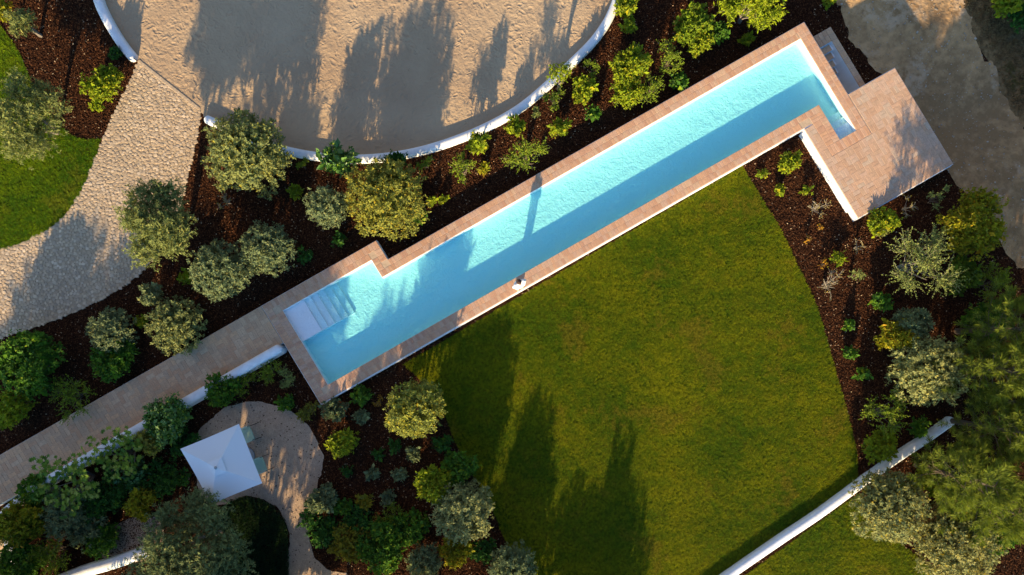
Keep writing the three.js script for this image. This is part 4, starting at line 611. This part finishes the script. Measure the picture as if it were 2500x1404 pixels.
// ---------- parasol and chairs ----------
{
  const TOP = 2.5, c4 = [[440, 1096], [583, 1035], [640, 1180], [515, 1232]].map(([u, v]) => S(u, v, TOP)), apex = S(527, 1142, 3.05);
  const g = thing('garden_parasol', 'square white parasol standing on the gravel terrace', 'parasol', apex[0], 0, apex[1]);
  const cloth = new THREE.MeshPhysicalMaterial({ color: rgb(0.8, 0.8, 0.8), roughness: 0.9, transmission: 0.15, thickness: 0, side: THREE.DoubleSide }), metal = std({ color: rgb(0.35, 0.35, 0.36), roughness: 0.45, metalness: 0.6 });
  const L = c4.map(([x, z]) => V3(x - apex[0], TOP, z - apex[1])), top = V3(0, 3.02, 0);
  const panel = (a, b, k0, k1, lift, name, sag) => { const pos = [], idx = [], n = 8, m = 6; for (let j = 0; j <= m; j++) for (let i = 0; i <= n; i++) { const e = V3().lerpVectors(a, b, i / n), t = lerp(k0, k1, j / m), s = Math.sin(Math.PI * i / n); const p = V3().lerpVectors(top, e, t); pos.push(p.x * (1 - 0.012 * s * t), p.y + lift - sag * s * Math.sin(Math.PI * t * 0.8), p.z * (1 - 0.012 * s * t)); } for (let j = 0; j < m; j++) for (let i = 0; i < n; i++) { const q = j * (n + 1) + i; idx.push(q, q + n + 1, q + 1, q + 1, q + n + 1, q + n + 2); } const G = new THREE.BufferGeometry(); G.setAttribute('position', new THREE.Float32BufferAttribute(pos, 3)); G.setIndex(idx); return mesh(name, G, cloth, g); };
  for (let i = 0; i < 4; i++) { panel(L[i], L[(i + 1) % 4], 0.16, 1, 0, 'canopy_panel', 0.05); panel(L[i], L[(i + 1) % 4], 0, 0.24, 0.05, 'vent_panel', 0.015); }
  for (let i = 0; i < 4; i++) { const b = new Buf(); b.tube([V3(0, 2.93, 0), L[i].clone().multiplyScalar(0.985).setY(TOP - 0.03)], 0.014, 0.012, [0.7, 0.7, 0.7], 5); mesh('rib', b.geo(), metal, g); const v = new Buf(); v.tube([V3(0, 2.0, 0), V3(L[i].x * 0.5, 2.73, L[i].z * 0.5)], 0.011, 0.011, [0.7, 0.7, 0.7], 5); mesh('strut', v.geo(), metal, g); }
  const prof = [[0, 0], [0.026, 0], [0.026, 3.04], [0, 3.04]].map((p) => new THREE.Vector2(...p)); mesh('pole', new THREE.LatheGeometry(prof, 12), metal, g);
  mesh('finial', new THREE.LatheGeometry([[0, 0], [0.06, 0], [0.065, 0.015], [0.05, 0.035], [0.02, 0.045], [0.018, 0.07], [0, 0.075]].map((p) => new THREE.Vector2(...p)), 14).translate(0, 3.07, 0), metal, g);
  mesh('base', new THREE.LatheGeometry([[0, 0.02], [0.4, 0.02], [0.4, 0.07], [0.37, 0.09], [0.06, 0.1], [0.05, 0.3], [0, 0.3]].map((p) => new THREE.Vector2(...p)), 20), std({ color: rgb(0.3, 0.3, 0.3), roughness: 0.7 }), g);
  const green = new THREE.MeshPhysicalMaterial({ color: rgb(0.36, 0.5, 0.38), roughness: 0.8, side: THREE.DoubleSide }), frame = std({ color: rgb(0.05, 0.035, 0.025), roughness: 0.6 });
  const ang = Math.atan2(c4[2][1] - c4[1][1], c4[2][0] - c4[1][0]);
  for (const [u, v, label] of [[602, 1061, 'pale green folding armchair beside the parasol, nearer the pool'], [633, 1137, 'pale green folding armchair beside the parasol, nearer the lawn bed']]) {
    const [x, z] = S(u, v, 0.7), ch = thing('garden_chair', label, 'chair', x, 0, z, 'chairs around the parasol'); ch.rotation.y = -ang;   // local x runs along the parasol's edge, -z away from it
    const slab = (x0, x1, y0, y1, z0, z1) => new THREE.BoxGeometry(x1 - x0, y1 - y0, z1 - z0).translate((x0 + x1) / 2, (y0 + y1) / 2, (z0 + z1) / 2), sheetC = (pts, w) => { const p = [], ix = []; pts.forEach(([y, zz], i) => { for (let k = 0; k <= 4; k++) { const s = Math.sin(Math.PI * k / 4); p.push((k / 4 - 0.5) * w, y - 0.03 * s, zz); } if (i) for (let k = 0; k < 4; k++) { const a = (i - 1) * 5 + k; ix.push(a, a + 5, a + 1, a + 1, a + 5, a + 6); } }); const q = new THREE.BufferGeometry(); q.setAttribute('position', new THREE.Float32BufferAttribute(p, 3)); q.setIndex(ix); return q; };
    mesh('seat', sheetC([[0.46, 0.3], [0.43, 0.1], [0.42, -0.1], [0.45, -0.16]], 0.56), green, ch);
    mesh('backrest', sheetC([[0.47, -0.17], [0.65, -0.22], [0.86, -0.3]], 0.6), green, ch);
    for (const s of [-1, 1]) { mesh('armrest', slab(s * 0.31 - 0.03, s * 0.31 + 0.03, 0.63, 0.655, -0.22, 0.3), green, ch); const b = new Buf(); b.tube([V3(s * 0.31, 0.02, 0.28), V3(s * 0.31, 0.5, 0), V3(s * 0.31, 0.88, -0.31)], 0.016, 0.016, [1, 1, 1], 5); mesh('leg', b.geo(), frame, ch); const e = new Buf(); e.tube([V3(s * 0.31, 0.02, -0.3), V3(s * 0.31, 0.63, 0.26)], 0.016, 0.016, [1, 1, 1], 5); mesh('leg', e.geo(), frame, ch); }
  }
}
// ---------- the person on the coping ----------
{
  const [x, z] = S(1267, 699, 0.45);
  const who = thing('person', 'person in loose white clothes standing on the lawn-side pool coping', 'person', x, COPE, z); who.rotation.y = 0.55;
  function body(parts, cell, lo, hi, col, name, parent = who, blend = 0.03) {   // tapered capsules joined smoothly
    const size = Math.max(hi[0] - lo[0], hi[1] - lo[1], hi[2] - lo[2]), n = Math.ceil(size / cell), mc = new MarchingCubes(n, std({}), false, false, 90000), c = [(lo[0] + hi[0]) / 2, (lo[1] + hi[1]) / 2, (lo[2] + hi[2]) / 2];
    mc.isolation = 0;
    for (let k = 0; k < n; k++) for (let j = 0; j < n; j++) for (let i = 0; i < n; i++) {
      const px = c[0] + (i / n * 2 - 1) * size / 2, py = c[1] + (j / n * 2 - 1) * size / 2, pz = c[2] + (k / n * 2 - 1) * size / 2; let d = 9;
      for (const [a, b, r0, r1, sx = 1] of parts) { const bx = b[0] - a[0], by = b[1] - a[1], bz = b[2] - a[2], l2 = bx * bx + by * by + bz * bz || 1e-9, t = clamp(((px - a[0]) * bx + (py - a[1]) * by + (pz - a[2]) * bz) / l2, 0, 1), e = Math.hypot((px - a[0] - bx * t) / sx, py - a[1] - by * t, pz - a[2] - bz * t) - lerp(r0, r1, t), h = clamp(0.5 + 0.5 * (d - e) / blend, 0, 1); d = lerp(d, e, h) - blend * h * (1 - h); }
      mc.field[k * n * n + j * n + i] = -d;
    }
    mc.update();
    const g = new THREE.BufferGeometry(), q = mc.count, p = mc.positionArray.slice(0, q * 3), nn = mc.normalArray.slice(0, q * 3);
    for (let i = 0; i < q; i++) for (let a = 0; a < 3; a++) p[3 * i + a] = c[a] + p[3 * i + a] * size / 2;
    g.setAttribute('position', new THREE.BufferAttribute(p, 3)); g.setAttribute('normal', new THREE.BufferAttribute(nn, 3));
    return mesh(name, g, std({ color: rgb(...col), roughness: 0.8 }), parent);
  }
  // local +z is where the person faces; standing 1.66 m, hands joined low in front
  const shX = 0.17, hand = (s) => { const wx = s * 0.12, wy = 0.86, wz = 0.17, out = [[[wx, wy, wz], [wx - s * 0.01, wy - 0.09, wz + 0.02], 0.024, 0.03, 1]]; for (let f = 0; f < 4; f++) { const fx = wx - s * 0.01 + (f - 1.5) * 0.02, ln = [0.065, 0.075, 0.07, 0.055][f]; out.push([[fx, wy - 0.09, wz + 0.02], [fx, wy - 0.09 - ln * 0.55, wz + 0.028], 0.0095, 0.009], [[fx, wy - 0.09 - ln * 0.55, wz + 0.028], [fx - s * 0.004, wy - 0.09 - ln, wz + 0.012], 0.009, 0.008]); } out.push([[wx - s * 0.03, wy - 0.03, wz + 0.02], [wx - s * 0.055, wy - 0.085, wz + 0.04], 0.012, 0.009]); return out; };
  const skin = [[[0, 1.36, -0.005], [0, 1.5, 0.01], 0.055, 0.05], [[0, 1.52, 0.015], [0, 1.58, 0.005], 0.078, 0.088], [[0, 1.47, 0.055], [0, 1.53, 0.06], 0.045, 0.05], [[0, 1.525, 0.1], [0, 1.505, 0.118], 0.012, 0.016]];
  for (const s of [-1, 1]) skin.push([[s * shX, 1.33, 0], [s * 0.24, 1.08, 0.0], 0.048, 0.04], [[s * 0.24, 1.08, 0], [s * 0.12, 0.87, 0.16], 0.04, 0.028], ...hand(s), [[s * 0.085, 0.85, 0], [s * 0.095, 0.46, 0.02], 0.085, 0.055], [[s * 0.095, 0.46, 0.02], [s * 0.1, 0.08, -0.015], 0.055, 0.035], [[s * 0.1, 0.045, -0.03], [s * 0.11, 0.03, 0.14], 0.035, 0.026], [[s * 0.088, 1.53, 0.0], [s * 0.09, 1.56, -0.005], 0.014, 0.016]);
  skin.push([[-0.1, 1.3, 0], [0.1, 1.3, 0], 0.09, 0.09], [[0, 1.2, 0], [0, 0.92, 0], 0.11, 0.12, 1.2]);
  const flesh = body(skin, 0.0125, [-0.4, -0.02, -0.4], [0.4, 1.72, 0.4], [0.42, 0.25, 0.17], 'body', who, 0.025);
  body([[[-shX, 1.34, 0], [shX, 1.34, 0], 0.075, 0.075], [[0, 1.25, 0], [0, 0.82, -0.01], 0.14, 0.19, 1.25], ...[-1, 1].flatMap((s) => [[[s * shX, 1.34, 0], [s * 0.25, 1.07, 0], 0.07, 0.065], [[s * 0.25, 1.07, 0], [s * 0.16, 0.93, 0.12], 0.062, 0.05]])], 0.016, [-0.45, 0.55, -0.4], [0.45, 1.5, 0.4], [0.78, 0.78, 0.77], 'shirt', who, 0.05);
  body([-1, 1].flatMap((s) => [[[s * 0.08, 0.82, 0], [s * 0.1, 0.46, 0.02], 0.115, 0.095], [[s * 0.1, 0.46, 0.02], [s * 0.105, 0.12, -0.01], 0.095, 0.09]]), 0.016, [-0.3, 0.02, -0.3], [0.3, 1.0, 0.3], [0.62, 0.64, 0.68], 'trousers', who, 0.03);
  body([[[0, 1.6, -0.015], [0, 1.55, -0.04], 0.098, 0.1], [[0, 1.55, -0.06], [0, 1.32, -0.09], 0.085, 0.05, 1.2], [[0, 1.63, -0.1], [0, 1.64, -0.12], 0.045, 0.04]], 0.012, [-0.2, 1.2, -0.25], [0.2, 1.75, 0.2], [0.05, 0.022, 0.012], 'hair', who, 0.03);
  for (const s of [-1, 1]) body([[[s * 0.1, 0.025, -0.06], [s * 0.112, 0.02, 0.17], 0.042, 0.038]], 0.01, [s * 0.1 - 0.15, -0.1, -0.13], [s * 0.1 + 0.15, 0.2, 0.25], [0.5, 0.45, 0.38], 'shoe');
}
let tris = 0; scene.traverse((o) => { if (o.isMesh && !o.isInstancedMesh) tris += (o.geometry.index ?? o.geometry.attributes.position).count / 3; });
console.log('done', tris);
renderer.render(scene, camera);
